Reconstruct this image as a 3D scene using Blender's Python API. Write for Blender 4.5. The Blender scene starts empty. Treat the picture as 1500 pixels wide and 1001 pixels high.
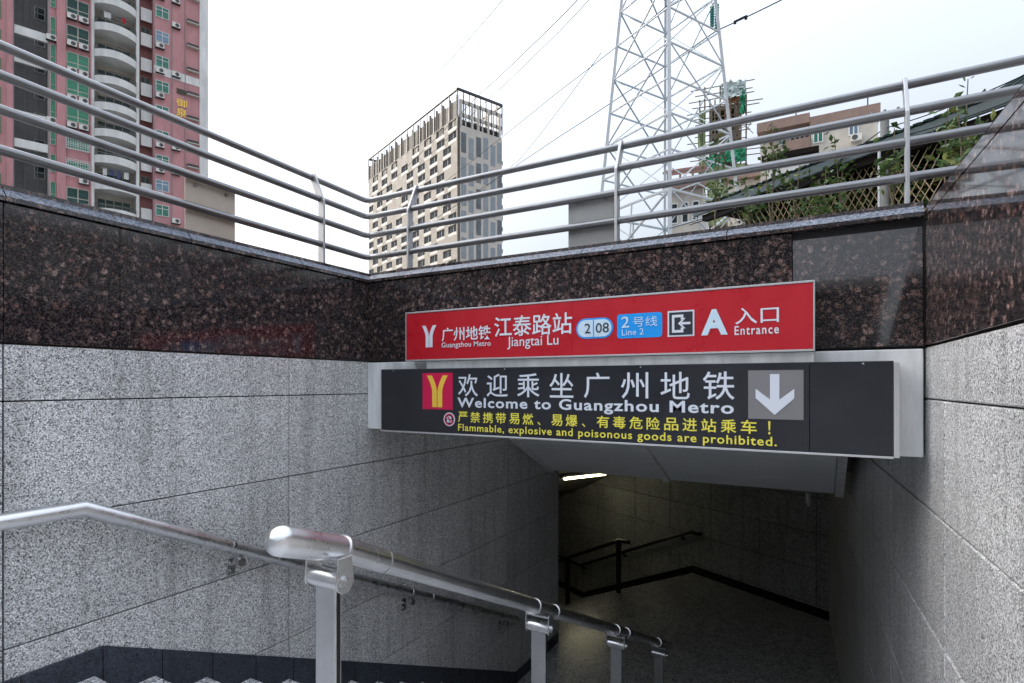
import bpy, bmesh, math, random
from mathutils import Vector, Matrix
R = math.radians
random.seed(7)
scene = bpy.context.scene
COL = scene.collection

# ------------------------------------------------------------------ camera
YAW = R(29.1); FPX = 811.0; HOR = 563.0; EYE = 1.6
cam = bpy.data.cameras.new('camera'); cam.lens = 36 * FPX / 1500; cam.sensor_width = 36
cam.shift_y = (HOR - 500.5) / 1500; cam.clip_start = 0.05; cam.clip_end = 2000
cam_o = bpy.data.objects.new('camera', cam); COL.objects.link(cam_o)
cam_o.location = (0, 0, EYE); cam_o.rotation_euler = (math.pi/2, 0, YAW)
scene.camera = cam_o
RT = Vector((math.cos(YAW), math.sin(YAW), 0)); FW = Vector((-math.sin(YAW), math.cos(YAW), 0))
def cw(right, fwd, z=0.0):                      # metres right / ahead of the photographer -> world
    p = RT*right + FW*fwd; return Vector((p.x, p.y, z))
def at(u, v, t):                                # photo position at a distance t ahead -> world
    return cw((u-750)/FPX*t, t, EYE + (HOR-v)/FPX*t)

# ------------------------------------------------------------------ light
SUN_EL = R(25); SUN_AZ = R(29.1+66)             # counter-clockwise from +Y
w = bpy.data.worlds.new('World'); scene.world = w; w.use_nodes = True
nt = w.node_tree
sky = nt.nodes.new('ShaderNodeTexSky'); sky.sky_type = 'NISHITA'; sky.sun_disc = False
sky.sun_elevation = SUN_EL; sky.sun_rotation = -SUN_AZ
sky.air_density = 1.0; sky.dust_density = 3.0; sky.ozone_density = 1.2
bg = nt.nodes['Background']; hs_ = nt.nodes.new('ShaderNodeHueSaturation'); hs_.inputs['Saturation'].default_value = .38     # hazy city sky
nt.links.new(sky.outputs[0], hs_.inputs['Color'])
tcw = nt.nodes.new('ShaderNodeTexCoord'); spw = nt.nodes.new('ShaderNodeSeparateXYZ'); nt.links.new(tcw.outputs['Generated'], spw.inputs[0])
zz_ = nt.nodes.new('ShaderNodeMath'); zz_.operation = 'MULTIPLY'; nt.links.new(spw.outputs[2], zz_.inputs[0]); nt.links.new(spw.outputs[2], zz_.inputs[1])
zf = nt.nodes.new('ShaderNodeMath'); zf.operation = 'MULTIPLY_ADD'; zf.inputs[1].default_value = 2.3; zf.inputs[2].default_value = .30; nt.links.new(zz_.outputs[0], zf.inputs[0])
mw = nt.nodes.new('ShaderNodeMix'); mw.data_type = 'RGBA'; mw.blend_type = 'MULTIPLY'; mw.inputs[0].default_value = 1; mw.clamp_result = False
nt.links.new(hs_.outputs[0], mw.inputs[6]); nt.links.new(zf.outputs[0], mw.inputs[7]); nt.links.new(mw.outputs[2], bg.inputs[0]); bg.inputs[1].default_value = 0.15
sun = bpy.data.lights.new('sun', 'SUN'); sun.energy = .6; sun.angle = R(0.6); sun.color = (1, .91, .79)
so = bpy.data.objects.new('sun', sun); COL.objects.link(so)
sd = Vector((-math.sin(SUN_AZ)*math.cos(SUN_EL), math.cos(SUN_AZ)*math.cos(SUN_EL), math.sin(SUN_EL)))
so.rotation_euler = sd.to_track_quat('Z', 'Y').to_euler(); so.location = (0, 0, 60)
scene.view_settings.view_transform = 'Standard'; scene.view_settings.look = 'None'
scene.view_settings.exposure = 1.95; scene.view_settings.gamma = 1

# ------------------------------------------------------------------ materials
def mat(name, base=(.5, .5, .5), rough=.5, metal=0.0, var=0.0, vscale=3.0, bump=0.0, bscale=60.0, spec=.5, emit=None, estr=0, stretch=None, tone=False):
    m = bpy.data.materials.new(name); m.use_nodes = True
    n = m.node_tree.nodes; L = m.node_tree.links; b = n['Principled BSDF']
    b.inputs['Base Color'].default_value = (*base, 1); b.inputs['Roughness'].default_value = rough
    b.inputs['Metallic'].default_value = metal; b.inputs['Specular IOR Level'].default_value = spec
    tc = n.new('ShaderNodeTexCoord'); src = tc.outputs['Object']
    if stretch:
        mp = n.new('ShaderNodeMapping'); mp.inputs['Scale'].default_value = stretch
        L.new(src, mp.inputs[0]); src = mp.outputs[0]
    if var:
        t = n.new('ShaderNodeTexNoise'); t.inputs['Scale'].default_value = vscale; t.inputs['Detail'].default_value = 6
        t.inputs['Roughness'].default_value = .65
        L.new(src, t.inputs['Vector'])
        mr = n.new('ShaderNodeMapRange'); mr.inputs[1].default_value = .3; mr.inputs[2].default_value = .7
        mr.inputs[3].default_value = 1-var; mr.inputs[4].default_value = 1+var
        L.new(t.outputs[0], mr.inputs[0])
        mx = n.new('ShaderNodeMix'); mx.data_type = 'RGBA'; mx.blend_type = 'MULTIPLY'; mx.inputs[0].default_value = 1
        mx.inputs[6].default_value = (*base, 1); L.new(mr.outputs[0], mx.inputs[7]); L.new(mx.outputs[2], b.inputs['Base Color'])
        r2 = n.new('ShaderNodeMapRange'); r2.inputs[1].default_value = .3; r2.inputs[2].default_value = .7
        r2.inputs[3].default_value = rough*.85; r2.inputs[4].default_value = min(1, rough*1.2)
        L.new(t.outputs[0], r2.inputs[0]); L.new(r2.outputs[0], b.inputs['Roughness'])
    if bump:
        t2 = n.new('ShaderNodeTexNoise'); t2.inputs['Scale'].default_value = bscale; t2.inputs['Detail'].default_value = 4
        L.new(src, t2.inputs['Vector'])
        bp = n.new('ShaderNodeBump'); bp.inputs['Strength'].default_value = bump; bp.inputs['Distance'].default_value = .01
        L.new(t2.outputs[0], bp.inputs['Height']); L.new(bp.outputs[0], b.inputs['Normal'])
    if emit:
        b.inputs['Emission Color'].default_value = (*emit, 1); b.inputs['Emission Strength'].default_value = estr
    return m

def ramp(n, stops, interp='LINEAR'):
    r = n.new('ShaderNodeValToRGB'); r.color_ramp.interpolation = interp
    e = r.color_ramp.elements
    while len(e) < len(stops): e.new(.5)
    for k, (p, c) in enumerate(stops):
        e[k].position = p; e[k].color = (*c, 1) if len(c) == 3 else c
    return r

def granite_speckled(name, gain=1.0, rough=.3, scale=120, stain=True, tint=(1, 1, 1)):
    m = bpy.data.materials.new(name); m.use_nodes = True
    n = m.node_tree.nodes; L = m.node_tree.links; b = n['Principled BSDF']
    tc = n.new('ShaderNodeTexCoord'); src = tc.outputs['Object']
    wo = n.new('ShaderNodeTexNoise'); wo.inputs['Scale'].default_value = scale*2; wo.inputs['Detail'].default_value = 2; L.new(src, wo.inputs['Vector'])
    wm_ = n.new('ShaderNodeMix'); wm_.data_type = 'RGBA'; wm_.blend_type = 'LINEAR_LIGHT'; wm_.inputs[0].default_value = .45/scale
    L.new(src, wm_.inputs[6]); L.new(wo.outputs['Color'], wm_.inputs[7])
    c = lambda k: tuple(k*gain*t for t in tint)
    v0 = n.new('ShaderNodeTexVoronoi'); v0.inputs['Scale'].default_value = scale; L.new(wm_.outputs[2], v0.inputs['Vector'])
    s0 = n.new('ShaderNodeSeparateColor'); L.new(v0.outputs['Color'], s0.inputs[0])
    r = ramp(n, [(0, c(.035)), (.13, c(.06)), (.20, c(.17)), (.55, c(.25)), (.75, c(.33)), (1, c(.44))]); L.new(s0.outputs[0], r.inputs[0])
    v = n.new('ShaderNodeTexVoronoi'); v.inputs['Scale'].default_value = scale*1.9; L.new(wm_.outputs[2], v.inputs['Vector'])
    sep = n.new('ShaderNodeSeparateColor'); L.new(v.outputs['Color'], sep.inputs[0])
    mr = n.new('ShaderNodeMapRange'); mr.inputs[3].default_value = .72; mr.inputs[4].default_value = 1.25
    L.new(sep.outputs[0], mr.inputs[0])
    mx = n.new('ShaderNodeMix'); mx.data_type = 'RGBA'; mx.blend_type = 'MULTIPLY'; mx.inputs[0].default_value = 1
    L.new(r.outputs[0], mx.inputs[6]); L.new(mr.outputs[0], mx.inputs[7])
    at_ = n.new('ShaderNodeAttribute'); at_.attribute_name = 'tone'
    ad = n.new('ShaderNodeMath'); ad.operation = 'ADD'; ad.inputs[1].default_value = 1; L.new(at_.outputs['Fac'], ad.inputs[0])
    big = n.new('ShaderNodeTexNoise'); big.inputs['Scale'].default_value = 1.6; big.inputs['Detail'].default_value = 5
    L.new(src, big.inputs['Vector'])
    mb = n.new('ShaderNodeMapRange'); mb.inputs[1].default_value = .3; mb.inputs[2].default_value = .7
    mb.inputs[3].default_value = .88; mb.inputs[4].default_value = 1.1; L.new(big.outputs[0], mb.inputs[0])
    mp = n.new('ShaderNodeMapping'); mp.inputs['Scale'].default_value = (5, 5, .35); L.new(src, mp.inputs[0])
    sk = n.new('ShaderNodeTexNoise'); sk.inputs['Scale'].default_value = 1.5; sk.inputs['Detail'].default_value = 7; sk.inputs['Roughness'].default_value = .7; L.new(mp.outputs[0], sk.inputs['Vector'])
    ms = n.new('ShaderNodeMapRange'); ms.inputs[1].default_value = .35; ms.inputs[2].default_value = .52; ms.inputs[3].default_value = .74; ms.inputs[4].default_value = 1.0; L.new(sk.outputs[0], ms.inputs[0])
    mm = n.new('ShaderNodeMath'); mm.operation = 'MULTIPLY'; L.new(mb.outputs[0], mm.inputs[0]); L.new(ms.outputs[0], mm.inputs[1])
    mu = n.new('ShaderNodeMath'); mu.operation = 'MULTIPLY'; L.new(ad.outputs[0], mu.inputs[0]); L.new(mm.outputs[0], mu.inputs[1])
    m2 = n.new('ShaderNodeMix'); m2.data_type = 'RGBA'; m2.blend_type = 'MULTIPLY'; m2.inputs[0].default_value = 1
    L.new(mx.outputs[2], m2.inputs[6]); L.new(mu.outputs[0], m2.inputs[7]); L.new(m2.outputs[2], b.inputs['Base Color'])
    mr2 = n.new('ShaderNodeMapRange'); mr2.inputs[3].default_value = rough*.8; mr2.inputs[4].default_value = rough*1.3
    L.new(sep.outputs[1], mr2.inputs[0]); L.new(mr2.outputs[0], b.inputs['Roughness'])
    return m

def granite_brown(name, rough=.07, gain=1.0, ior=1.55):
    m = bpy.data.materials.new(name); m.use_nodes = True
    n = m.node_tree.nodes; L = m.node_tree.links; b = n['Principled BSDF']
    tc = n.new('ShaderNodeTexCoord'); src = tc.outputs['Object']
    wob = n.new('ShaderNodeTexNoise'); wob.inputs['Scale'].default_value = 40; wob.inputs['Detail'].default_value = 3; L.new(src, wob.inputs['Vector'])
    mxv = n.new('ShaderNodeMix'); mxv.data_type = 'RGBA'; mxv.blend_type = 'LINEAR_LIGHT'; mxv.inputs[0].default_value = .022
    L.new(src, mxv.inputs[6]); L.new(wob.outputs['Color'], mxv.inputs[7])
    v = n.new('ShaderNodeTexVoronoi'); v.inputs['Scale'].default_value = 31; L.new(mxv.outputs[2], v.inputs['Vector'])
    blob = ramp(n, [(.25, (1, 1, 1)), (.62, (0, 0, 0))]); L.new(v.outputs['Distance'], blob.inputs[0])
    sep = n.new('ShaderNodeSeparateColor'); L.new(v.outputs['Color'], sep.inputs[0])
    pick = n.new('ShaderNodeMapRange'); pick.inputs[1].default_value = .05; pick.inputs[2].default_value = 1.0; pick.inputs[3].default_value = 0; pick.inputs[4].default_value = 1
    L.new(sep.outputs[0], pick.inputs[0])
    f = n.new('ShaderNodeMath'); f.operation = 'MULTIPLY'; L.new(blob.outputs[0], f.inputs[0]); L.new(pick.outputs[0], f.inputs[1])
    fine = n.new('ShaderNodeTexNoise'); fine.inputs['Scale'].default_value = 130; fine.inputs['Detail'].default_value = 3; L.new(src, fine.inputs['Vector'])
    fr = n.new('ShaderNodeMapRange'); fr.inputs[1].default_value = .35; fr.inputs[2].default_value = .65; fr.inputs[3].default_value = .1; fr.inputs[4].default_value = 1.15
    L.new(fine.outputs[0], fr.inputs[0])
    f2 = n.new('ShaderNodeMath'); f2.operation = 'MULTIPLY'; L.new(f.outputs[0], f2.inputs[0]); L.new(fr.outputs[0], f2.inputs[1])
    big = n.new('ShaderNodeTexNoise'); big.inputs['Scale'].default_value = 5; big.inputs['Detail'].default_value = 3; L.new(src, big.inputs['Vector'])
    br = n.new('ShaderNodeMapRange'); br.inputs[1].default_value = .35; br.inputs[2].default_value = .62; br.inputs[3].default_value = .6; br.inputs[4].default_value = 1.1
    L.new(big.outputs[0], br.inputs[0])
    f3 = n.new('ShaderNodeMath'); f3.operation = 'MULTIPLY'; L.new(f2.outputs[0], f3.inputs[0]); L.new(br.outputs[0], f3.inputs[1])
    # base: near black with small grey flecks
    base = ramp(n, [(.38, (.008, .007, .008)), (.54, (.024, .020, .021)), (.66, (.075, .065, .068))]); L.new(fine.outputs[0], base.inputs[0])
    brown = ramp(n, [(0, (.13*gain, .068*gain, .053*gain)), (1, (.24*gain, .165*gain, .145*gain))]); L.new(sep.outputs[1], brown.inputs[0])
    mx = n.new('ShaderNodeMix'); mx.data_type = 'RGBA'; L.new(f3.outputs[0], mx.inputs[0]); mx.clamp_factor = True
    L.new(base.outputs[0], mx.inputs[6]); L.new(brown.outputs[0], mx.inputs[7])
    at_ = n.new('ShaderNodeAttribute'); at_.attribute_name = 'tone'
    ad = n.new('ShaderNodeMath'); ad.operation = 'ADD'; ad.inputs[1].default_value = 1; L.new(at_.outputs['Fac'], ad.inputs[0])
    m2 = n.new('ShaderNodeMix'); m2.data_type = 'RGBA'; m2.blend_type = 'MULTIPLY'; m2.inputs[0].default_value = 1
    L.new(mx.outputs[2], m2.inputs[6]); L.new(ad.outputs[0], m2.inputs[7])
    L.new(m2.outputs[2], b.inputs['Base Color']); b.inputs['Roughness'].default_value = rough; b.inputs['IOR'].default_value = ior
    return m

def steel(name, base=.5, rough=.3, tint=(1, 1, 1), stretch=None):
    return mat(name, tuple(base*t for t in tint), rough, 1.0, var=.10, vscale=9, bump=.006, bscale=160, stretch=stretch)

M = dict(
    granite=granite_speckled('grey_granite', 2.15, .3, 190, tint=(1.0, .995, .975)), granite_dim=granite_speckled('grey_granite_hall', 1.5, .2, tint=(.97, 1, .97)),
    step=granite_speckled('step_granite', 2.3, .5, 90), brown=granite_brown('brown_granite', .075, 1.65), brown_gloss=granite_brown('glossy_brown_granite', .05, 1.65, 1.85),
    skirt=granite_speckled('blue_black_granite', .13, .3, 130, tint=(.75, .95, 1.35)), black_skirt=mat('black_granite', (.008, .008, .009), .25),
    floor=granite_speckled('hall_floor_granite', 1.5, .25, 90), mortar=mat('mortar', (.07, .055, .045), .9, var=.3, vscale=20),
    dark_gap=mat('dark_gap', (.02, .02, .02), .8),
    steel=steel('brushed_steel', .56, .24), steel_worn=steel('worn_steel', .70, .28), steel_guard=steel('guard_post_steel', .42, .5), steel_post=steel('post_steel', .55, .42), steel_rail=steel('satin_steel', .24, .34),
    steel_dark=mat('dark_painted_steel', (.03, .03, .03), .3, .6), plate_grey=mat('grey_metal_plate', (.30, .30, .29), .5, .2, var=.15, vscale=4), plate=mat('plain_metal_plate', (.50, .42, .345), .5, .2, var=.12, vscale=5, bump=.03, bscale=14),
    red=mat('red_sign_face', (.46, .010, .020), .3, var=.05, vscale=6), white=mat('white_letter', (.66, .70, .76), .4),
    pale=mat('pale_blue_letter', (.55, .70, .80), .4), yellow=mat('yellow_letter', (.80, .72, .08), .4), gold=mat('gold_letter', (.85, .55, .06), .4),
    charcoal=mat('charcoal_sign_face', (.017, .018, .023), .16, var=.25, vscale=2.2), magenta=mat('crimson_panel', (.62, .004, .07), .3),
    amber=mat('amber_logo', (.85, .56, .06), .4), blue=mat('blue_line_plate', (.008, .30, .78), .35), ink=mat('dark_ink', (.02, .025, .035), .4),
    greyplate=mat('grey_plate', (.20, .195, .20), .4), frame=mat('white_painted_metal', (.74, .75, .74), .38, var=.22, vscale=3, bump=.02, bscale=30, stretch=(2.5, 2.5, .5)),
    frame_edge=mat('aluminium_trim', (.6, .6, .6), .35, .7), soffit=mat('soffit_panel', (.78, .80, .80), .45, var=.06, vscale=2),
    concrete=mat('concrete', (.30, .29, .27), .85, var=.2, vscale=2, bump=.3, bscale=25), paving=mat('paving', (.26, .25, .24), .85, var=.15, vscale=1.2, bump=.2, bscale=30),
    hall_ceiling=mat('hall_ceiling', (.22, .21, .18), .7, var=.1),
    tube=mat('lit_tube', (1, .9, .6), .4, emit=(1.0, .90, .60), estr=4.5),
    pink=mat('pink_tile', (.40, .19, .195), .7, var=.22, vscale=.7, stretch=(1, 1, .35)), pinkdark=mat('maroon_tile', (.22, .085, .08), .7, var=.2, vscale=.8),
    cream=mat('cream_render', (.42, .39, .34), .8, var=.22, vscale=.8, stretch=(1, 1, .3)), white_render=mat('white_render', (.55, .55, .53), .8, var=.2, vscale=.7, stretch=(1, 1, .3)),
    greywall=mat('grey_render', (.20, .195, .19), .8, var=.25, vscale=.6), green_glass=mat('green_glass', (.015, .13, .085), .12, var=.4, vscale=1.5),
    green_curtain=mat('green_curtain', (.02, .17, .095), .35, var=.4, vscale=2.5), dark_glass=mat('dark_glass', (.02, .03, .032), .15, var=.4, vscale=.8, spec=.2),
    dark_green=mat('dark_green_glass', (.008, .045, .035), .25, var=.6, vscale=1.2, spec=.3), blue_glass=mat('blue_glass', (.12, .19, .26), .15, var=.4, vscale=1), bronze=mat('bronze_frame', (.22, .17, .10), .5, .3), grey_frame=mat('grey_window_frame', (.25, .25, .24), .6), white_frame=mat('white_window_frame', (.6, .62, .6), .5),
    ac=mat('unit_casing', (.55, .54, .50), .5, var=.15, vscale=3), fan=mat('fan_grille', (.05, .05, .05), .6), iron=mat('black_iron', (.02, .02, .022), .5),
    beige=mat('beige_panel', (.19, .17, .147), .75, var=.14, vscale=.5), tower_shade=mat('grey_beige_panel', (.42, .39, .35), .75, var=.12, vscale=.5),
    tower_glass=mat('tower_glass', (.035, .04, .045), .6, var=.5, vscale=.35, spec=.0), tower_dim=mat('tower_dim_glass', (.10, .115, .125), .4, var=.4, vscale=.5, spec=.2), tower_window=mat('tower_window_glass', (.05, .055, .06), .6, var=.5, vscale=.3, spec=0), tower_blue=mat('tower_panel_glass', (.17, .20, .22), .25, var=.15, vscale=.4), spandrel=mat('white_spandrel', (.27, .255, .235), .6),
    galv=mat('galvanised_steel', (.42, .44, .45), .5, .15, var=.12, vscale=2), galv_dark=mat('grey_galvanised', (.34, .40, .43), .5, .2, var=.15, vscale=2),
    glass_disc=mat('teal_glass_disc', (.03, .22, .20), .15), cable=mat('cable', (.02, .02, .022), .8, spec=.1),
    teal_roof=mat('dark_green_roof', (.012, .024, .022), .8, var=.25, vscale=3, spec=.1), fascia=mat('weathered_teal_fascia', (.06, .085, .09), .7, var=.25, vscale=3),
    shed=mat('dark_shed_wall', (.012, .010, .008), .95, var=.3, spec=.05), coping=granite_speckled('painted_sky_chamfer', .75, .35, 130, tint=(.82, .92, 1.12)), bamboo=mat('bamboo_slat', (.25, .185, .11), .7, var=.25, vscale=8),  # coping: blue-grey sky reflection put into the chamfer colour
    parapet=mat('red_brown_parapet', (.21, .145, .12), .8, var=.2, vscale=1), netting_olive=mat('olive_netting', (.16, .20, .10), .8, var=.35, vscale=.8), bamboo_dark=mat('weathered_bamboo', (.13, .095, .055), .8, var=.3), netting=mat('green_netting', (.015, .20, .10), .8, var=.4, vscale=1.2),
    netting_pale=mat('pale_netting', (.36, .44, .44), .8, var=.2, vscale=1.2), rust=mat('rusty_formwork', (.40, .13, .05), .9, var=.3, vscale=2), pole=mat('pole_grey', (.22, .22, .21), .8, var=.2, vscale=6),
    pinkroof=mat('pink_sheet_roof', (.34, .15, .15), .6, var=.2, vscale=1.5), bark=mat('stem_brown', (.13, .10, .06), .9, var=.2, vscale=8),
    leaf=mat('leaf_green', (.07, .125, .028), .5, var=.5, vscale=4), leaf_dark=mat('leaf_dark', (.035, .085, .016), .5, var=.5, vscale=4), leaf_dry=mat('leaf_olive', (.13, .15, .03), .6, var=.4, vscale=4),
    laundry_white=mat('white_cloth', (.6, .6, .6), .9), laundry_red=mat('red_cloth', (.45, .03, .04), .9), laundry_blue=mat('blue_cloth', (.07, .09, .20), .9),
    opposite=mat('opposite_wall', (.10, .09, .08), .8, var=.3, vscale=.5),
)

# ------------------------------------------------------------------ mesh builder
class MB:
    def __init__(s): s.v = []; s.f = []; s.t = []; s.sm = []; s.mi = []
    def add(s, vs, fs, tone=0.0, smooth=False, mi=0):
        b = len(s.v); s.v += [Vector(p) for p in vs]
        for f in fs: s.f.append([b+i for i in f]); s.t.append(tone); s.sm.append(smooth); s.mi.append(mi)
    def hexa(s, p, tone=0.0, mi=0):              # p: bottom 4 ccw, top 4 ccw
        s.add(p, [(3, 2, 1, 0), (4, 5, 6, 7), (0, 1, 5, 4), (1, 2, 6, 5), (2, 3, 7, 6), (3, 0, 4, 7)], tone, False, mi)
    def box(s, x0, x1, y0, y1, z0, z1, tone=0.0, mi=0):
        s.hexa([(x0, y0, z0), (x1, y0, z0), (x1, y1, z0), (x0, y1, z0), (x0, y0, z1), (x1, y0, z1), (x1, y1, z1), (x0, y1, z1)], tone, mi)
    def prism(s, poly, ext, tone=0.0, smooth=False, mi=0):  # polygon of 3D points extruded by vector
        n = len(poly); e = Vector(ext); p = [Vector(q) for q in poly]
        s.add(p + [q+e for q in p], [tuple(range(n))[::-1], tuple(range(n, 2*n))] + [(i, (i+1) % n, n+(i+1) % n, n+i) for i in range(n)], tone, smooth, mi)
    def tube(s, path, r, n=16, caps=True, mi=0, radii=None):
        P = [Vector(p) for p in path]; rings = []; up = None
        for i, p in enumerate(P):
            a = (P[i]-P[i-1]).normalized() if i else (P[1]-P[0]).normalized()
            c = (P[i+1]-P[i]).normalized() if i < len(P)-1 else a
            t = (a+c).normalized(); k = 1/max(.5, t.dot(a))
            if up is None:
                up = Vector((0, 0, 1)) if abs(t.z) < .95 else Vector((0, 1, 0))
            x = up.cross(t).normalized(); y = t.cross(x).normalized(); up = y
            d = (c-a); d = d.normalized() if d.length > 1e-6 else None
            rr = radii[i] if radii else r; ring = []
            for j in range(n):
                th = 2*math.pi*j/n; o = x*math.cos(th)*rr + y*math.sin(th)*rr
                if d is not None: 
                    dd = (d - t*d.dot(t)); 
                    if dd.length > 1e-6:
                        dd.normalize(); o = o + dd*(o.dot(dd))*(k-1)
                ring.append(p+o)
            rings.append(ring)
        vs = [q for r_ in rings for q in r_]; m = len(P)
        fs = [(i*n+j, i*n+(j+1) % n, (i+1)*n+(j+1) % n, (i+1)*n+j) for i in range(m-1) for j in range(n)]
        s.add(vs, fs, 0, True, mi)
        if caps:
            s.add(rings[0], [tuple(range(n))[::-1]], 0, False, mi); s.add(rings[-1], [tuple(range(n))], 0, False, mi)
    def cyl(s, a, b, r, n=16, mi=0): s.tube([a, b], r, n, True, mi)
    def bar(s, a, b, wd, th=None, mi=0):         # square bar between two points
        a = Vector(a); b = Vector(b); t = (b-a).normalized(); th = th or wd
        up = Vector((0, 0, 1)) if abs(t.z) < .95 else Vector((1, 0, 0))
        x = t.cross(up).normalized()*wd/2; y = x.cross(t).normalized()*th/2
        s.hexa([a-x-y, a+x-y, a+x+y, a-x+y, b-x-y, b+x-y, b+x+y, b-x+y], 0, mi)
    def quad(s, a, b, c, d, tone=0.0, mi=0): s.add([a, b, c, d], [(0, 1, 2, 3)], tone, False, mi)

ROOT = {}
def build(name, mb, m, parent=None, bevel=0.0, world=True, seg=2, origin=None):
    me = bpy.data.meshes.new(name)
    mtx = None
    if parent is not None and world: mtx = ROOT[parent.name].inverted()
    vs = [(mtx @ p) if mtx else p for p in mb.v]
    if parent is None and origin is not None: vs = [p-Vector(origin) for p in vs]
    me.from_pydata([tuple(p) for p in vs], [], mb.f)
    a = me.attributes.new('tone', 'FLOAT', 'FACE'); a.data.foreach_set('value', mb.t)
    me.polygons.foreach_set('use_smooth', mb.sm)
    for k in (m if isinstance(m, (list, tuple)) else [m]): me.materials.append(M[k])
    me.polygons.foreach_set('material_index', mb.mi)
    me.update()
    bm = bmesh.new(); bm.from_mesh(me); bmesh.ops.recalc_face_normals(bm, faces=bm.faces); bm.to_mesh(me); bm.free()
    o = bpy.data.objects.new(name, me); COL.objects.link(o)
    if parent is not None: o.parent = parent; ROOT[o.name] = ROOT[parent.name]
    elif origin is not None: o.location = origin; ROOT[o.name] = Matrix.Translation(origin)
    else: ROOT[o.name] = Matrix.Identity(4)
    if bevel:
        b = o.modifiers.new('bevel', 'BEVEL'); b.width = bevel; b.segments = seg; b.limit_method = 'ANGLE'; b.angle_limit = R(40)
    return o
def tag(o, label=None, cat=None, group=None, kind=None):
    if label: o['label'] = label
    if cat: o['category'] = cat
    if group: o['group'] = group
    if kind: o['kind'] = kind
    return o
def thing(name, label, cat, loc=(0, 0, 0), rotz=0.0, group=None):
    o = bpy.data.objects.new(name, None); COL.objects.link(o); o.location = loc; o.rotation_euler = (0, 0, rotz)
    o.empty_display_size = .2
    ROOT[o.name] = Matrix.Translation(loc) @ Matrix.Rotation(rotz, 4, 'Z')
    return tag(o, label, cat, group)
def copy(o, parent=None, loc=None, rot=None):
    c = o.copy(); COL.objects.link(c)
    if parent is not None: c.parent = parent; ROOT[c.name] = ROOT[parent.name]
    if loc is not None: c.location = loc
    if rot is not None: c.rotation_euler = rot
    for ch in o.children: copy(ch, c)
    return c
def structure(name, mb, m, **k): return tag(build(name, mb, m, **k), kind='structure')

# ------------------------------------------------------------------ setting
WX = -3.46; FY = 3.62; EX = .49; ZB = 1.797      # left wall face, sign wall face, right corner, foot of the brown band
G = 2.42                                         # street level
P0 = Vector((-2.3, 11.8, 0)); HANG = math.atan2(.475, -.88)   # turn of the passage
DD = Vector((math.cos(HANG), math.sin(HANG), 0)); NN = Vector((-DD.y, DD.x, 0))
def hall(x, y, z): return P0 + DD*x + NN*y + Vector((0, 0, z))

g = MB(); S = 500
g.quad((-S, -S, G), (-3.75, -S, G), (-3.75, S, G), (-S, S, G))
g.add([(-3.75, -S, G), (S, -S, G), (S, -6.2, G), (1.25, -6.2, G), (-3.75, -6.2, G)], [(0, 1, 2, 3, 4)])
g.add([(1.25, -6.2, G), (S, -6.2, G), (S, 3.9, G), (.72, 3.9, G)], [(0, 1, 2, 3)])
g.add([(-3.75, 3.9, G), (.72, 3.9, G), (S, 3.9, G), (S, S, G), (-3.75, S, G)], [(0, 1, 2, 3, 4)])
structure('ground', g, 'paving')

# stairs: upward flight behind the photographer, landing, downward flight
st = MB(); N = 15; RISE = 2.29/N; TR = .3153; Y1 = 1.53
st.box(WX-.02, .9, -1.2, Y1, -.4, .012)
structure('landing', st, 'step', bevel=.004)
st = MB()
for k in range(1, N):
    st.box(WX-.02, .6, Y1+TR*(k-1), Y1+TR*k, -RISE*k-.5, -RISE*k+.022, random.uniform(-.1, .1))
structure('stairs', st, 'step', bevel=.006)
st = MB()
for k in range(1, 17):
    st.box(WX-.02, 1.1, -1.2-.31*k, -1.2-.31*(k-1)-.0, G/16*k-.4, G/16*k)
st.box(WX-.02, 1.3, -6.3, -1.2-.31*16, G-.4, G-.004)
structure('upper_stairs', st, 'step', bevel=.006)
ZL = -2.29
fl = MB()
pts = [(WX-.02, Y1+TR*(N-1)), (.6, Y1+TR*(N-1)), (.6, 10.6)]
pp = [Vector((x, y, ZL)) for x, y in pts] + [hall(0, 0, ZL), hall(0, 4.2, ZL), Vector((WX-.02, 7.64, ZL))]
fl.prism([p-Vector((0, 0, .3)) for p in pp], (0, 0, .3))
structure('hall_floor', fl, 'floor')
st = MB(); Z2 = -3.95
for k in range(1, 11):
    z = ZL-(ZL-Z2)/11*k
    st.prism([hall(.32*(k-1), -.05, z-.3), hall(.32*k, -.05, z-.3), hall(.32*k, 4.25, z-.3), hall(.32*(k-1), 4.25, z-.3)], (0, 0, .3))
st.prism([hall(3.2, -.05, Z2-.3), hall(9, -.05, Z2-.3), hall(9, 4.25, Z2-.3), hall(3.2, 4.25, Z2-.3)], (0, 0, .3))
structure('deep_stairs', st, 'floor')
ce = MB()
def slab(pts, th=.2): ce.prism(pts, (0, 0, th))
slab([Vector((WX-.3, 3.9, .62)), Vector((.9, 3.9, 2.2)), Vector((.9, 3.9, 2.2)), Vector((WX-.3, 3.9, .62))][:0] or
     [Vector((WX-.3, 7.25, .62)), Vector((1.0, 7.25, .62)), Vector((1.0, 10.7, .62)), hall(-.02, -.2, .62), hall(-.02, 4.4, .62)])
ce.prism([hall(-.02, -.2, .57), hall(3.5, -.2, -1.1), hall(3.5, 4.4, -1.1), hall(-.02, 4.4, .57)], (0, 0, .3))
ce.prism([hall(3.5, -.2, -1.1), hall(9, -.2, -1.1), hall(9, 4.4, -1.1), hall(3.5, 4.4, -1.1)], (0, 0, .3))
structure('ceiling', ce, 'hall_ceiling')

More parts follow.
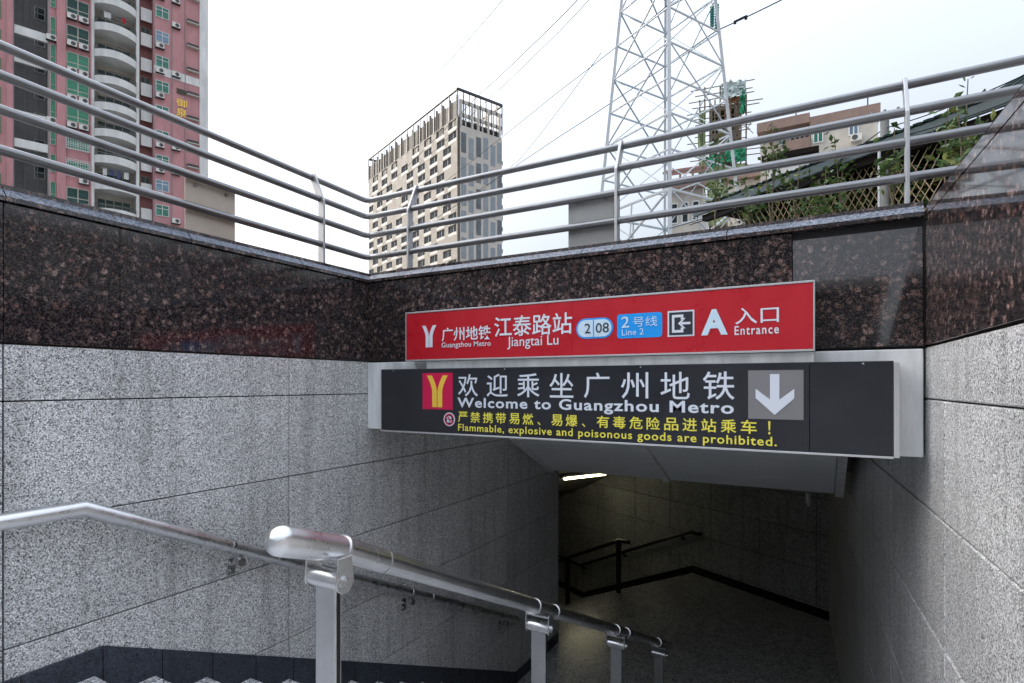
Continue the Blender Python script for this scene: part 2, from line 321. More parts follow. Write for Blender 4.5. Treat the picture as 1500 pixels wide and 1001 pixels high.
# ------------------------------------------------------------------ stone walls
def grid_panels(mb, us, zs, face, gap=.0075, amp=.05, tone_dir=None):
    """panels between the joints us x zs; face(u0,u1,z0,z1) adds the slab"""
    for i in range(len(us)-1):
        for j in range(len(zs)-1):
            face(mb, us[i]+gap/2, us[i+1]-gap/2, min(zs[j], zs[j+1])+gap/2, max(zs[j], zs[j+1])-gap/2, random.uniform(-amp, amp))

# left wall
lw = thing('granite_wall', 'long granite wall on the left with brown polished band above grey speckled slabs', 'wall', (WX, 0, 0))
b = MB(); b.box(WX-.3, WX-.03, -6.2, 7.64, -2.7, 2.484); build('backing', b, 'mortar', lw)
ly = [-6.2, -5.45, -3.8, -2.15, -.5, 1.146, 2.8, 4.45, 6.1, 7.64]
zr = [ZB, 1.516, .912, .308, -.296, -.9, -1.504, -2.108, -2.7]
b = MB(); grid_panels(b, ly, zr, lambda m_, a, c, z0, z1, t: m_.box(WX-.03, WX, a, c, z0, z1, t), amp=.085)
build('granite_slabs', b, 'granite', lw, .0025, seg=1)
by = [-6.2, -5, -4, -3.1, -2.2, -1.3, -.4, .5, 1.146, 1.657, 2.434, 3.067, FY]
b = MB(); grid_panels(b, by, [ZB+.006, 2.482], lambda m_, a, c, z0, z1, t: m_.box(WX-.03, WX+.004, a, c, z0, z1, t), gap=.003, amp=.12)
build('polished_band', b, 'brown', lw, .002, seg=1)
prof = [(.03, 2.485), (.03, 2.506), (-.012, 2.548), (-.012, 2.572), (-.40, 2.572), (-.40, 2.485)]
b = MB(); cy = [-6.2, -4.6, -3, -1.6, -.2, 1.146, 2.05, 2.9, FY+.40]
for i in range(len(cy)-1):
    tn = random.uniform(-.1, .1)
    b.prism([(WX+x, cy[i]+.0015, z) for x, z in prof], (0, cy[i+1]-cy[i]-.003, 0), tn)
    b.prism([(WX+x+.0015, cy[i]+.003, z+.0015) for x, z in (prof[1], prof[2], (prof[2][0]-.004, prof[2][1]-.006), (prof[1][0]-.006, prof[1][1]-.004))], (0, cy[i+1]-cy[i]-.006, 0), tn, mi=1)  # thin chamfer strip carrying the painted sky reflection
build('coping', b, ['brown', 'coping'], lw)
b = MB(); sy = [-6.2, -1.2]
y = -1.0
y = 1.206-.603*4
while y < 1.2: b.box(WX, WX+.012, y, y+.6, -.05, .16, random.uniform(-.2, .2)); y += .603
for k in range(0, N+1):
    ya = Y1+.04+TR*(k-1)-.0 if k else 1.206
    yb = ya+TR-.004 if k else Y1+.036-TR+TR
    if k == 0: b.prism([(WX, 1.209, -.1), (WX, Y1+.036, -.1), (WX, Y1+.036, .16), (WX, 1.209, .16)], (.012, 0, 0), .1); continue
    za = .16-.4843*(ya-1.57); zb = .16-.4843*(yb-1.57)
    b.prism([(WX, ya, za-.5), (WX, yb, zb-.5), (WX, yb, zb), (WX, ya, za)], (.012, 0, 0), random.uniform(-.25, .25))
b.box(WX, WX+.012, 6.31, 7.64, ZL-.05, ZL+.15)
build('skirting', b, 'skirt', lw, .0015, seg=1)

# sign wall across the stairs
fw = thing('polished_wall', 'brown polished granite wall above the station signs facing the stairs', 'wall', (WX, FY, 0))
b = MB(); b.box(WX+.0, EX-.0, FY+.03, FY+.3, ZB-.003, 2.484); build('backing', b, 'dark_gap', fw)
fx = [WX+.006, -2.8, -2.17, -1.39, -.77, -.143, EX-.01]
b = MB(); grid_panels(b, fx, [ZB+.006, 2.482], lambda m_, a, c, z0, z1, t: m_.hexa([(a, FY-.004, z0), (c, FY-.004, z0), (c, FY+.03, z0), (a, FY+.03, z0), (a, FY-.004+(.036 if a > -.2 else 0), z1), (c, FY-.004+(.036 if a > -.2 else 0), z1), (c, FY+.05, z1), (a, FY+.05, z1)], t, 1 if a > -.2 else 0), gap=.003, amp=.12)
build('polished_band', b, ['brown', 'brown_gloss'], fw, .002, seg=1)
b = MB(); cx = [WX+.0305, -2.75, -1.45, -.5, EX-.008]
for i in range(len(cx)-1):
    tn = random.uniform(-.1, .1)
    b.prism([(cx[i]+.0015, FY-x, z) for x, z in prof], (cx[i+1]-cx[i]-.003, 0, 0), tn)
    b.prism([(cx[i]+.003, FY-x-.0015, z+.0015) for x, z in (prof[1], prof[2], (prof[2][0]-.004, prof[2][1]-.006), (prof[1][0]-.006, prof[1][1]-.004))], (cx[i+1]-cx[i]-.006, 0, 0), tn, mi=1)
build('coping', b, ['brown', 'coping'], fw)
b = MB(); b.box(WX-.0, EX+.02, FY+.1, FY+.32, 1.24, ZB-.01); build('lintel', b, 'concrete', fw)

# right wall
ra = R(2.98)
rw = thing('granite_wall', 'granite wall at the right edge whose brown top mirrors the railing', 'wall', (EX, FY, 0), ra)
b = MB(); b.box(.03, .33, -10, 7.4, -2.7, 2.484); build('backing', b, 'mortar', rw, world=False)
ry = [-10] + [-9.13+1.46*k for k in range(12)] + [7.4]
rz = [ZB, 1.522, .95, .35, -.25, -.85, -1.45, -2.05, -2.7]
b = MB(); grid_panels(b, ry, rz, lambda m_, a, c, z0, z1, t: m_.box(0, .03, a, c, z0, z1, t), amp=.085)
build('granite_slabs', b, 'granite', rw, .006, world=False, seg=1)
b = MB(); grid_panels(b, [-10, -7.3, -5.84, -4.4, -2.92, -1.46, 0], [ZB+.006, 2.482], lambda m_, a, c, z0, z1, t: m_.box(-.004, .03, a, c, z0, z1, t), gap=.003, amp=.1)
build('polished_band', b, 'brown_gloss', rw, .002, world=False, seg=1)
b = MB()
for y0, y1 in ((-10, -7.3), (-7.3, -4.4), (-4.4, -1.46), (-1.46, .0)):
    b.prism([(-.004, y0, 2.485), (.40, y0, 2.485), (.40, y0, 2.565), (.024, y0, 2.565), (-.004, y0, 2.537)], (0, y1-y0-.003, 0), random.uniform(-.1, .1))
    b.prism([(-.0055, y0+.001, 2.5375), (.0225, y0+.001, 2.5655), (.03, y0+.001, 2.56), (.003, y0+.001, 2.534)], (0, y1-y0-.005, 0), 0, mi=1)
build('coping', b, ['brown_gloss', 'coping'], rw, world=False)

# passage walls
pw = thing('granite_wall', 'dim granite wall at the back of the underground landing behind the lower handrails', 'wall', P0, HANG)
b = MB(); b.box(-3.3, 9, -.3, -.03, -4.2, .9); build('backing', b, 'mortar', pw, world=False)
b = MB(); grid_panels(b, [-3.3, -2.55, -1.5, -.45, .6, 1.65, 2.7, 3.75, 4.8, 5.85, 6.9, 7.95, 9], [.9, .3, -.3, -.9, -1.5, -2.1, -2.7, -3.3, -3.9, -4.2],
                      lambda m_, a, c, z0, z1, t: m_.box(a, c, -.03, 0, z0, z1, t), gap=.012, amp=.08)
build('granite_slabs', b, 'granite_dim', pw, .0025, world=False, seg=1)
b = MB()
b.box(-3.1, 0, 0, .012, ZL-.05, ZL+.15)
b.prism([(0, 0, ZL-.3), (3.5, 0, Z2-.3), (3.5, 0, Z2+.15), (0, 0, ZL+.15)], (0, .012, 0)); b.box(3.5, 9, 0, .012, Z2-.1, Z2+.15)
build('skirting', b, 'black_skirt', pw, world=False)
sw = thing('granite_wall', 'granite wall hiding the near side of the lower stairs, past the left wall end', 'wall', P0, HANG)
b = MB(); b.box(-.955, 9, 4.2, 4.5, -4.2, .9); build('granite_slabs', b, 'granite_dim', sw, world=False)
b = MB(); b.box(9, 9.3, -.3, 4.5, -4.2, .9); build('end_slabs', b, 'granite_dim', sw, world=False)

# ------------------------------------------------------------------ soffit over the stairs
so_ = thing('entrance_soffit', 'pale grey sloping metal soffit under the dark welcome sign', 'soffit', (WX, FY, 1.2))
SL = (.35-2.13)/(7.3-3.72)
def sof(x, y, d=0.0): return (x, y, 2.13+SL*(y-3.72)+d)
b = MB()
for x0, x1 in ((WX+.09, -1.80), (-1.70, .14)):
    for y0, y1 in ((3.9, 4.7), (4.703, 5.5), (5.503, 6.3), (6.303, 6.95), (6.953, 7.295)):
        b.hexa([sof(x0, y0), sof(x1, y0), sof(x1, y1), sof(x0, y1), sof(x0, y0, .05), sof(x1, y0, .05), sof(x1, y1, .05), sof(x0, y1, .05)])
build('metal_panel', b, 'soffit', so_, .003, seg=1)
for x0, x1 in ((WX+.002, WX+.085), (-1.795, -1.705), (.145, .23)):
    b = MB(); b.hexa([sof(x0, 3.9, -.03), sof(x1, 3.9, -.03), sof(x1, 7.31, -.03), sof(x0, 7.31, -.03), sof(x0, 3.9, .08), sof(x1, 3.9, .08), sof(x1, 7.31, .08), sof(x0, 7.31, .08)])
    build('trim_strip', b, 'frame', so_, .003, seg=1)
b = MB(); b.box(WX+.002, .23, 7.312, 7.36, .36, .8); build('end_board', b, 'dark_gap', so_)
b = MB(); p = Vector((-.12, 7.33, .33)); b.cyl(p, p-Vector((0, 0, .10)), .03, 12); b.cyl(p-Vector((0, 0, .10)), p-Vector((0, 0, .15)), .02, 12)
build('sprinkler_head', b, 'cream', so_)

# ------------------------------------------------------------------ signs and lettering
def px(u, yp):                                   # x on the plane y = yp seen at photo column u
    a = (u-750)/FPX; d = RT*a+FW; t = yp/d.y; return d.x*t, t
def pz(u, v, yp): return EYE+(HOR-v)/FPX*px(u, yp)[1]
def text_mesh(txt, bold=0.0, space=1.0):
    c = bpy.data.curves.new('lettering', 'FONT'); c.body = txt; c.size = 1; c.offset = bold; c.fill_mode = 'FRONT'; c.space_character = space
    c.resolution_u = 3
    o = bpy.data.objects.new('lettering', c); COL.objects.link(o)
    bpy.context.view_layer.update()
    dg = bpy.context.evaluated_depsgraph_get()
    me = bpy.data.meshes.new_from_object(o.evaluated_get(dg))
    vs = [v.co.copy() for v in me.vertices]; fs = [list(p.vertices) for p in me.polygons]
    bpy.data.objects.remove(o); bpy.data.curves.remove(c); bpy.data.meshes.remove(me)
    return vs, fs
def lettering(parent, txt, x0, x1, z0, z1, yp, m, bold=0.0, space=1.0):
    vs, fs = text_mesh(txt, bold, space)
    ax = min(v.x for v in vs); bx = max(v.x for v in vs); ay = min(v.y for v in vs); by_ = max(v.y for v in vs)
    b = MB(); b.add([(x0+(v.x-ax)/(bx-ax)*(x1-x0), yp, z0+(v.y-ay)/(by_-ay)*(z1-z0)) for v in vs], fs)
    return build('lettering', b, m, parent)
def spaced(parent, txt, x0, x1, z0, z1, yp, m, bold=0.0, fill=.84, skipnarrow='、！'):
    """one line of wide-set characters, each in its own equal cell"""
    b = MB(); n = len(txt); cw_ = (x1-x0)/(n-1+fill); ww = cw_*fill
    for k, ch in enumerate(txt):
        vs, fs = text_mesh(ch, bold)
        ax = min(v.x for v in vs); bx = max(v.x for v in vs); ay = min(v.y for v in vs); by_ = max(v.y for v in vs)
        cx_ = x0+k*cw_
        if ch in skipnarrow:
            h = (z1-z0)*(.3 if ch == '、' else .95); wd = ww*(.28 if ch == '、' else .14); xa = cx_+(ww*.08 if ch == '、' else ww*.4); xb = xa+wd; za, zb = z0, z0+h
        else:
            asp = (bx-ax)/(by_-ay); xa, xb, za, zb = cx_, cx_+ww, z0, z1
            if asp > 1.25: mid = (z0+z1)/2; hh = (z1-z0)/asp/2*1.1; za, zb = mid-hh, mid+hh
            if asp < .8: mid = (xa+xb)/2; hw = ww*asp/2*1.1; xa, xb = mid-hw, mid+hw
        b.add([(xa+(v.x-ax)/(bx-ax)*(xb-xa), yp, za+(v.y-ay)/(by_-ay)*(zb-za)) for v in vs], fs)
    return build('lettering', b, m, parent)
def flat(mb, pts, yp, th=.003): mb.prism([(x, yp, z) for x, z in pts], (0, th, 0))
def metro_mark(parent, x0, x1, z0, z1, yp, m):
    b = MB(); W = x1-x0; H = z1-z0; cx_ = (x0+x1)/2
    for sgn in (-1, 1):
        outer, inner = [], []
        for k in range(11):
            f = k/10; 
            if f <= .5: o = .235; i = .02
            else: 
                q = (f-.5)/.5; o = .235+.265*q**1.5; i = .02+.24*q**1.6
            outer.append((cx_+sgn*o*W, z0+f*H)); inner.append((cx_+sgn*i*W, z0+f*H))
        for k in range(10): flat(b, [inner[k], outer[k], outer[k+1], inner[k+1]], yp)
    return build('metro_emblem', b, m, parent)
def rrect(x0, x1, z0, z1, r, n=6):
    pts = []
    for cx_, cz, a0 in ((x1-r, z1-r, 0), (x0+r, z1-r, 90), (x0+r, z0+r, 180), (x1-r, z0+r, 270)):
        pts += [(cx_+r*math.cos(R(a0+90*k/n)), cz+r*math.sin(R(a0+90*k/n))) for k in range(n+1)]
    return pts

YR = 3.50
rs = thing('station_sign', 'long red station sign with white lettering and entrance letter A', 'sign', (-1.48, 3.56, 1.79))
b = MB(); 
for xa_, xb_ in ((-2.925, -1.4805), (-1.4795, -.035)): b.box(xa_, xb_, YR, FY-.006, 1.796, 2.166)
build('panel', b, 'red', rs, .001, seg=1)
b = MB()
b.box(-2.935, -.025, YR-.004, FY-.006, 2.167, 2.178); b.box(-2.935, -.025, YR-.004, FY-.006, 1.784, 1.795)
b.box(-2.935, -2.926, YR-.004, FY-.006, 1.795, 2.167); b.box(-.034, -.025, YR-.004, FY-.006, 1.795, 2.167)
build('metal_edge', b, 'frame_edge', rs, .001, seg=1)
yl = YR-.003
def bx_(u0, u1, va, vb, ua=None):               # box on the red sign from photo columns and rows at ua
    ua = ua or (u0+u1)/2; return px(u0, yl)[0], px(u1, yl)[0], pz(ua, vb, yl), pz(ua, va, yl)
metro_mark(rs, *bx_(618, 639, 477, 509), yl, 'white')
lettering(rs, '广州地铁', *bx_(647, 719, 478.5, 499), yl, 'white', .014)
lettering(rs, 'Guangzhou Metro', *bx_(647, 719, 500.5, 510.5), yl-.001, 'white', .008, 1.04)
lettering(rs, '江泰路站', *bx_(724, 838, 461, 491.5), yl, 'white', .010)
lettering(rs, 'Jiangtai Lu', *bx_(743, 818, 492, 511), yl, 'white', .003)
x0, x1, z0, z1 = bx_(844, 898, 466, 496)
b = MB(); flat(b, rrect(x0, x1, z0, z1, (z1-z0)*.49), yl); build('number_border', b, 'blue', rs)
b = MB(); e = .011; xm = x0+(x1-x0)*.48
for xa, xb in ((x0+e, xm-.004), (xm+.004, x1-e)):
    r_ = (z1-z0)*.49-e; pts = [q for q in rrect(x0+e, x1-e, z0+e, z1-e, r_, 8)]
    if xb < xm: pts = [(min(x, xb), z) for x, z in pts]
    else: pts = [(max(x, xa), z) for x, z in pts]
    flat(b, pts, yl-.002, .002)
build('number_plate', b, 'pale', rs)
zc = (z0+z1)/2; hh = (z1-z0)*.24
lettering(rs, '2', x0+.062, x0+.105, zc-hh, zc+hh, yl-.004, 'ink', .004)
lettering(rs, '08', xm+.016, xm+.108, zc-hh, zc+hh, yl-.004, 'ink', .004)
x0, x1, z0, z1 = bx_(904, 970, 459, 495)
b = MB(); flat(b, rrect(x0, x1, z0, z1, .02), yl); build('line_plate', b, 'blue', rs)
W = x1-x0; H = z1-z0
lettering(rs, '2', x0+.10*W, x0+.28*W, z0+.44*H, z0+.90*H, yl-.003, 'pale', .005)
lettering(rs, '号线', x0+.36*W, x0+.90*W, z0+.45*H, z0+.86*H, yl-.003, 'pale')
lettering(rs, 'Line 2', x0+.11*W, x0+.60*W, z0+.12*H, z0+.38*H, yl-.003, 'pale')
x0, x1, z0, z1 = bx_(978, 1017, 455, 493); W = x1-x0; H = z1-z0
b = MB(); flat(b, [(x0, z0), (x1, z0), (x1, z1), (x0, z1)], yl); build('icon_border', b, 'white', rs)
b = MB(); flat(b, [(x0+.06*W, z0+.06*H), (x1-.06*W, z0+.06*H), (x1-.06*W, z1-.06*H), (x0+.06*W, z1-.06*H)], yl-.002, .002); build('icon_field', b, 'ink', rs)
b = MB(); Q = lambda l: flat(b, [(x0+a*W, z0+c*H) for a, c in l], yl-.004, .002)
Q([(.17, .15), (.26, .15), (.26, .84), (.17, .84)]); Q([(.26, .15), (.60, .15), (.60, .25), (.26, .25)]); Q([(.26, .74), (.60, .74), (.60, .84), (.26, .84)])
Q([(.50, .65), (.60, .65), (.60, .74), (.50, .74)]); Q([(.50, .25), (.60, .25), (.60, .34), (.50, .34)])
Q([(.52, .455), (.86, .455), (.86, .545), (.52, .545)]); Q([(.40, .50), (.60, .30), (.68, .30), (.50, .50), (.68, .70), (.60, .70)])
build('entry_symbol', b, 'white', rs)
x0, x1, z0, z1 = bx_(1027, 1066, 453, 491)
lettering(rs, 'A', x0, x1, z0, z1, yl, 'pale', .045)
lettering(rs, '入口', *bx_(1077, 1141, 450, 474), yl, 'white', .006)
lettering(rs, 'Entrance', *bx_(1076, 1141, 476.5, 490), yl, 'white', .014, 1.2)

YS = 3.485
bs = thing('welcome_sign', 'charcoal welcome sign with white and yellow lettering in a white metal frame', 'sign', (-1.42, 3.55, 1.21))
b = MB(); 
for xa_, xb_ in ((-3.18, -1.985), (-1.983, -.052), (-.050, .334)): b.box(xa_, xb_, YS, FY-.006, 1.222, 1.722)
build('panel', b, 'charcoal', bs, .0015, seg=1)
for xx in (-3.05, -2.0, -1.0, .2):
    b = MB(); b.cyl((xx, YS-.002, 1.7095), (xx, YS+.002, 1.7095), .005, 8); build('screw', b, 'steel_worn', bs)
b = MB(); b.box(WX+.004, EX-.012, FY-.005, FY+.09, 1.212, 1.788); build('frame', b, 'frame', bs, .006)
b = MB(); b.box(-3.18, .334, YS-.003, FY-.006, 1.210, 1.2215); b.box(.335, .36, YS+.0, FY-.006, 1.216, 1.715); b.box(-3.19, -3.181, YS, FY-.006, 1.216, 1.722)
build('edge_trim', b, 'frame_edge', bs, .001, seg=1)
b = MB(); b.box(-2.75, -.03, YS+.05, FY-.006, 1.7225, 1.782); build('cable_duct', b, 'frame', bs, .004)
yl = YS-.003
x0, x1, z0, z1 = bx_(619, 663, 546.5, 600); b = MB(); flat(b, [(x0, z0), (x1, z0), (x1, z1), (x0, z1)], yl); build('emblem_field', b, 'magenta', bs)
W = x1-x0; H = z1-z0
metro_mark(bs, x0+.15*W, x1-.15*W, z0+.06*H, z1-.07*H, yl-.003, 'amber')
xa, xb = px(671, yl)[0], px(1076, yl)[0]
spaced(bs, '欢迎乘坐广州地铁', xa, xb, (pz(671, 580, yl)+pz(1076, 587, yl))/2, (pz(671, 548, yl)+pz(1076, 544.5, yl))/2, yl, 'white', .004, fill=.70)
lettering(bs, 'Welcome to Guangzhou Metro', px(670, yl)[0], px(1075, yl)[0], pz(900, 607.5, yl), pz(670, 582.5, yl), yl, 'white', .022, 1.12)
spaced(bs, '严禁携带易燃、易爆、有毒危险品进站乘车！', xa, px(1140, yl)[0], 1.312, 1.392, yl, 'yellow', .012, fill=.78)
lettering(bs, 'Flammable, explosive and poisonous goods are prohibited.', xa, px(1138, yl)[0], 1.230, 1.299, yl, 'yellow', .014, 1.12)
cx_ = px(658, yl)[0]; cz = pz(658, 614.5, yl)
def disc(r, r2=None, n=32):
    if r2 is None: return [[(cx_+r*math.cos(2*math.pi*k/n), cz+r*math.sin(2*math.pi*k/n)) for k in range(n)]]
    return [[(cx_+q*math.cos(2*math.pi*j/n), cz+q*math.sin(2*math.pi*j/n)) for q, j in ((r2, k), (r, k), (r, k+1), (r2, k+1))] for k in range(n)]
b = MB(); [flat(b, p_, yl) for p_ in disc(.053, .045)]; build('prohibition_ring', b, 'white', bs)
b = MB(); [flat(b, p_, yl-.001) for p_ in disc(.045, .037)]
flat(b, [(cx_-.027, cz+.027), (cx_-.022, cz+.031), (cx_+.029, cz-.025), (cx_+.024, cz-.029)], yl-.004); build('prohibition_bar', b, 'magenta', bs)
b = MB()
for a0, c0, a1, c1 in ((-.024, .004, -.004, .018), (0, .006, .02, .022), (-.022, -.022, -.003, -.002), (.002, -.024, .024, -.002), (-.012, .02, .014, .027)):
    flat(b, [(cx_+a0, cz+c0), (cx_+a1, cz+c0-.004), (cx_+a1, cz+c1-.004), (cx_+a0, cz+c1)], yl-.001)
build('prohibition_symbol', b, 'white', bs)
x0, x1, z0, z1 = bx_(1096, 1177, 542.5, 614.5); W = x1-x0; H = z1-z0
b = MB(); flat(b, [(x0, z0), (x1, z0), (x1, z1), (x0, z1)], yl); build('arrow_field', b, 'greyplate', bs)
b = MB(); Q = lambda l: flat(b, [(x0+a*W, z0+c*H) for a, c in l], yl-.003)
Q([(.405, .40), (.575, .40), (.575, .92), (.405, .92)])
Q([(.14, .62), (.14, .43), (.49, .09), (.49, .28), (.405, .40), (.405, .40)]); Q([(.49, .28), (.49, .09), (.84, .43), (.84, .62), (.575, .40)]); Q([(.405, .40), (.49, .28), (.575, .40)])
build('down_arrow', b, 'white', bs)

# ------------------------------------------------------------------ handrails
RR = .042
# wall handrail along the left wall
hx = WX+.095
hr = thing('wall_handrail', 'steel tube handrail fixed to the left granite wall, bending down the stairs', 'handrail', (hx, 1.435, 0))
hp = [(hx, -1.3, .951), (hx, 1.435, .951), (hx, 6.17, .951-.494*(6.17-1.435))]
b = MB(); b.tube(hp, RR, 24); build('rail', b, 'steel_worn', hr)
def hz(y): return .951 - max(0, y-1.435)*.494
b = MB()
for y in (2.27, 2.62, 4.09, 4.4):
    b = MB(); d = Vector((0, 1, -.494)).normalized(); p = Vector((hx, y, hz(y))); b.tube([p-d*.012, p+d*.012], RR+.003, 24)
    build('joint_ring', b, 'steel', hr)
for y in (-.4, 2.33, 4.09, 5.89):
    b = MB(); z = hz(y)
    b.box(hx-.012, hx+.012, y-.018, y+.018, z-.10, z-RR+.006); b.tube([(hx-.03, y, z-.085), (hx+.03, y, z-.085)], .028, 16)
    b.cyl((WX, y, z-.12), (hx, y, z-.085), .012, 10)
    k = build('bracket', b, 'steel', hr, .002, seg=1)
    b = MB(); b.box(WX-.002, WX+.008, y-.03, y+.03, z-.185, z-.075); b.cyl((WX+.004, y, z-.16), (WX+.016, y, z-.16), .012, 10); build('wall_plate', b, 'steel', k, .002, seg=1)

# middle handrail on posts
mxr = -1.49
mr_ = thing('stair_handrail', 'thick steel handrail on four posts down the middle of the stairs', 'handrail', (mxr, 1.37, 0))
def mz(y): return .964-.4835*(y-1.53)
md = Vector((0, 1, -.4835)).normalized()
rp = lambda y: Vector((mxr, y, mz(y)))
b = MB(); b.tube([rp(1.42), rp(6.34)], RR, 28); build('rail', b, 'steel', mr_)
# rounded end cap, drooping slightly
b = MB(); cap = []; rad = []
ds = Vector((0, 1, -.36)).normalized(); e0 = rp(1.43)
for k in range(9):
    a = math.pi/2*(1-k/8); q = .05*math.sin(a)
    cap.append(e0-ds*(.27+q)); rad.append(max(.004, (RR+.008)*math.cos(a)))
cap = cap; rad = rad
cap += [e0-ds*.16, e0-ds*.08, e0-md*.0]; rad += [RR+.007, RR+.005, RR+.004]
b.tube(cap, RR, 28, radii=rad); build('end_cap', b, 'steel_worn', mr_)
b = MB(); b.tube([rp(1.432), rp(1.64)], RR+.003, 28); build('joint_sleeve', b, 'steel', mr_)
for y, e in ((1.645, .004), (1.425, .009), (2.95, .0035), (3.22, .0035), (4.44, .0035), (4.72, .0035), (5.8, .0035)):
    b = MB(); b.tube([rp(y), rp(y+.006)], RR+e, 28); build('joint_ring', b, 'steel_worn', mr_)
for y in (1.37, 3.02, 4.48, 5.88):
    zf = 0 if y < Y1 else -RISE*math.ceil((y-Y1)/TR); zt = mz(y)-.115
    b = MB(); b.box(mxr-.05, mxr+.046, y-.015, y+.015, zf, zt-.02)
    p_ = build('post', b, 'steel_post', mr_, .004)
    b = MB(); b.box(mxr+.0465, mxr+.0475, y-.007, y+.007, zf, zt-.02); build('groove', b, 'steel_dark', p_)
    b = MB(); b.tube([(mxr-.072, y, zt), (mxr+.072, y, zt)], .033, 24); build('saddle', b, 'steel_worn', p_)
    b = MB()
    for sx in (-.079, .072):
        pts = [(mxr+sx, y+.04*math.cos(R(a)), zt+.04*math.sin(R(a))) for a in range(180, 361, 20)]
        pts += [(mxr+sx, y+.03, zt+.085), (mxr+sx, y-.03, zt+.085)]; b.prism(pts, (.007, 0, 0))
    b.box(mxr-.075, mxr+.075, y-.028, y+.028, zt+.068, zt+.080)
    b.cyl((mxr+.079, y, zt), (mxr+.088, y, zt), .022, 20); b.cyl((mxr+.088, y, zt), (mxr+.092, y, zt), .016, 6)
    build('ear_plate', b, 'steel', p_, .001, seg=1)

# lower handrails on the turn
lh = thing('wall_handrail', 'dark handrail on the far underground wall, sloping down to the left', 'handrail', P0, HANG)
def lz(x): return ZL+.86-.474*max(0, x-.0)
b = MB(); b.tube([(-.25, .03, lz(0)), (-.22, .09, lz(0)), (-.02, .09, lz(0)), (3.5, .09, lz(3.5)), (6, .09, lz(3.5))], RR*.85, 16); build('rail', b, 'steel_dark', lh, world=False)
for x in (.2, 1.9, 3.4):
    b = MB(); b.box(x-.02, x+.02, 0, .1, lz(x)-.12, lz(x)-.08); b.box(x-.015, x+.015, .07, .11, lz(x)-.1, lz(x)-.02); build('bracket', b, 'steel_dark', lh, world=False)
l2 = thing('stair_handrail', 'black handrail on posts at the head of the lower underground stairs', 'handrail', hall(0, 2.05, 0), HANG)
b = MB(); b.tube([(-.25, 0, ZL+1.0), (0, 0, ZL+.97), (3.5, 0, ZL+.97-.474*3.5)], RR*.9, 16); build('rail', b, 'steel_dark', l2, world=False)
for x in (0.02, 1.55, 3.0):
    zf = ZL-.151*math.ceil(max(0, x-.02)/.32); zt = ZL+.97-.474*x
    b = MB(); b.box(x-.025, x+.025, -.04, .04, zf, zt-.1); b.tube([(x, -.06, zt-.09), (x, .06, zt-.09)], .03, 12); b.box(x-.02, x+.02, -.05, .05, zt-.1, zt-.02)
    build('post', b, 'steel_dark', l2, world=False)

# lit tube in the passage
ft = thing('tube_light', 'lit fluorescent tube fixed under the sloping passage ceiling', 'light', hall(2.03, 1.2, .56-.474*2.03))
def cz_(x): return .57-.4771*(x+.02)
b = MB(); x = 2.03
b.prism([hall(x-.09, .5, cz_(x-.09)-.005), hall(x+.09, .5, cz_(x+.09)-.005), hall(x+.07, .5, cz_(x+.07)-.06), hall(x-.07, .5, cz_(x-.07)-.06)], NN*1.32)
build('housing', b, 'white_frame', ft)
b = MB(); b.cyl(hall(x, .56, cz_(x)-.085), hall(x, 1.76, cz_(x)-.085), .02, 12); build('tube', b, 'tube', ft)

# ------------------------------------------------------------------ guard railing on the copings
gr = thing('guard_railing', 'four-tube steel guard railing turning the corner on top of the granite walls', 'railing', (-3.58, 3.74, 2.572))
LT = math.tan(R(1.9))
def lp(y, out=0.0): return Vector((-3.58-out+LT*(3.74-y), y, 0))
HZ = [(2.743, 0), (2.94, 0), (3.117, 0.02), (3.305, .11)]
for z, o in HZ:
    c = Vector((-3.58-o, 3.74+o, z)); pth = []
    pth.append(lp(-.9, o)+Vector((0, 0, z))); 
    dl = (lp(-.9, o)+Vector((0, 0, z))-c).normalized(); df = Vector((1, 0, 0)); rad_ = .07
    for k in range(7):
        f = k/6; p = c*(2*f*(1-f)) + (c+dl*rad_)*((1-f)**2) + (c+df*rad_)*(f**2); pth.append(p)
    pth.append(Vector((3.2, 3.74+o, z)))
    b = MB(); b.tube(pth, .0245, 20); build('rail', b, 'steel_rail', gr)
def gpost(pos, nrm, along):                      # flat bar standing across the rails, kinked outward at the top
    b = MB(); n_ = Vector(nrm); a = Vector(along)*.010; base = Vector(pos)
    pr = [(-.032, 2.572), (.032, 2.572), (.032, 3.09), (.05, 3.13), (.135, 3.315), (.108, 3.345), (.075, 3.335), (-.005, 3.155), (-.032, 3.10)]
    b.prism([base+n_*x+Vector((0, 0, z))-a for x, z in pr], a*2)
    o = build('post', b, 'steel_guard', gr, .003)
    b = MB(); b.box(base.x-.05, base.x+.05, base.y-.05, base.y+.05, 2.5725, 2.580); build('foot_plate', b, 'steel', o, .001, seg=1)
for x in (-3.09, -1.24, .42, 2.2): gpost((x, 3.74, 0), (0, 1, 0), (1, 0, 0))
for y in (3.2, .3): gpost(lp(y), (-1, 0, 0), (0, 1, 0))
mp = thing('metal_plate', 'blank tan metal plate behind the lower tubes of the left railing', 'plate', (-3.57, 2.26, 2.6), group='blank plates on the railing')
b = MB(); b.hexa([lp(2.085, .035)+Vector((0, 0, 2.585)), lp(2.44, .035)+Vector((0, 0, 2.585)), lp(2.44, .045)+Vector((0, 0, 2.585)), lp(2.085, .045)+Vector((0, 0, 2.585)),
                  lp(2.085, .035)+Vector((0, 0, 2.93)), lp(2.44, .035)+Vector((0, 0, 2.93)), lp(2.44, .045)+Vector((0, 0, 2.93)), lp(2.085, .045)+Vector((0, 0, 2.93))])
build('sheet', b, 'plate', mp, .002, seg=1)
b = MB()
for y in (2.15, 2.37):
    for z in (2.743, 2.90): b = MB(); b.cyl(lp(y, .02)+Vector((0, 0, z)), lp(y, .04)+Vector((0, 0, z)), .012, 10); build('clamp', b, 'pole', mp)
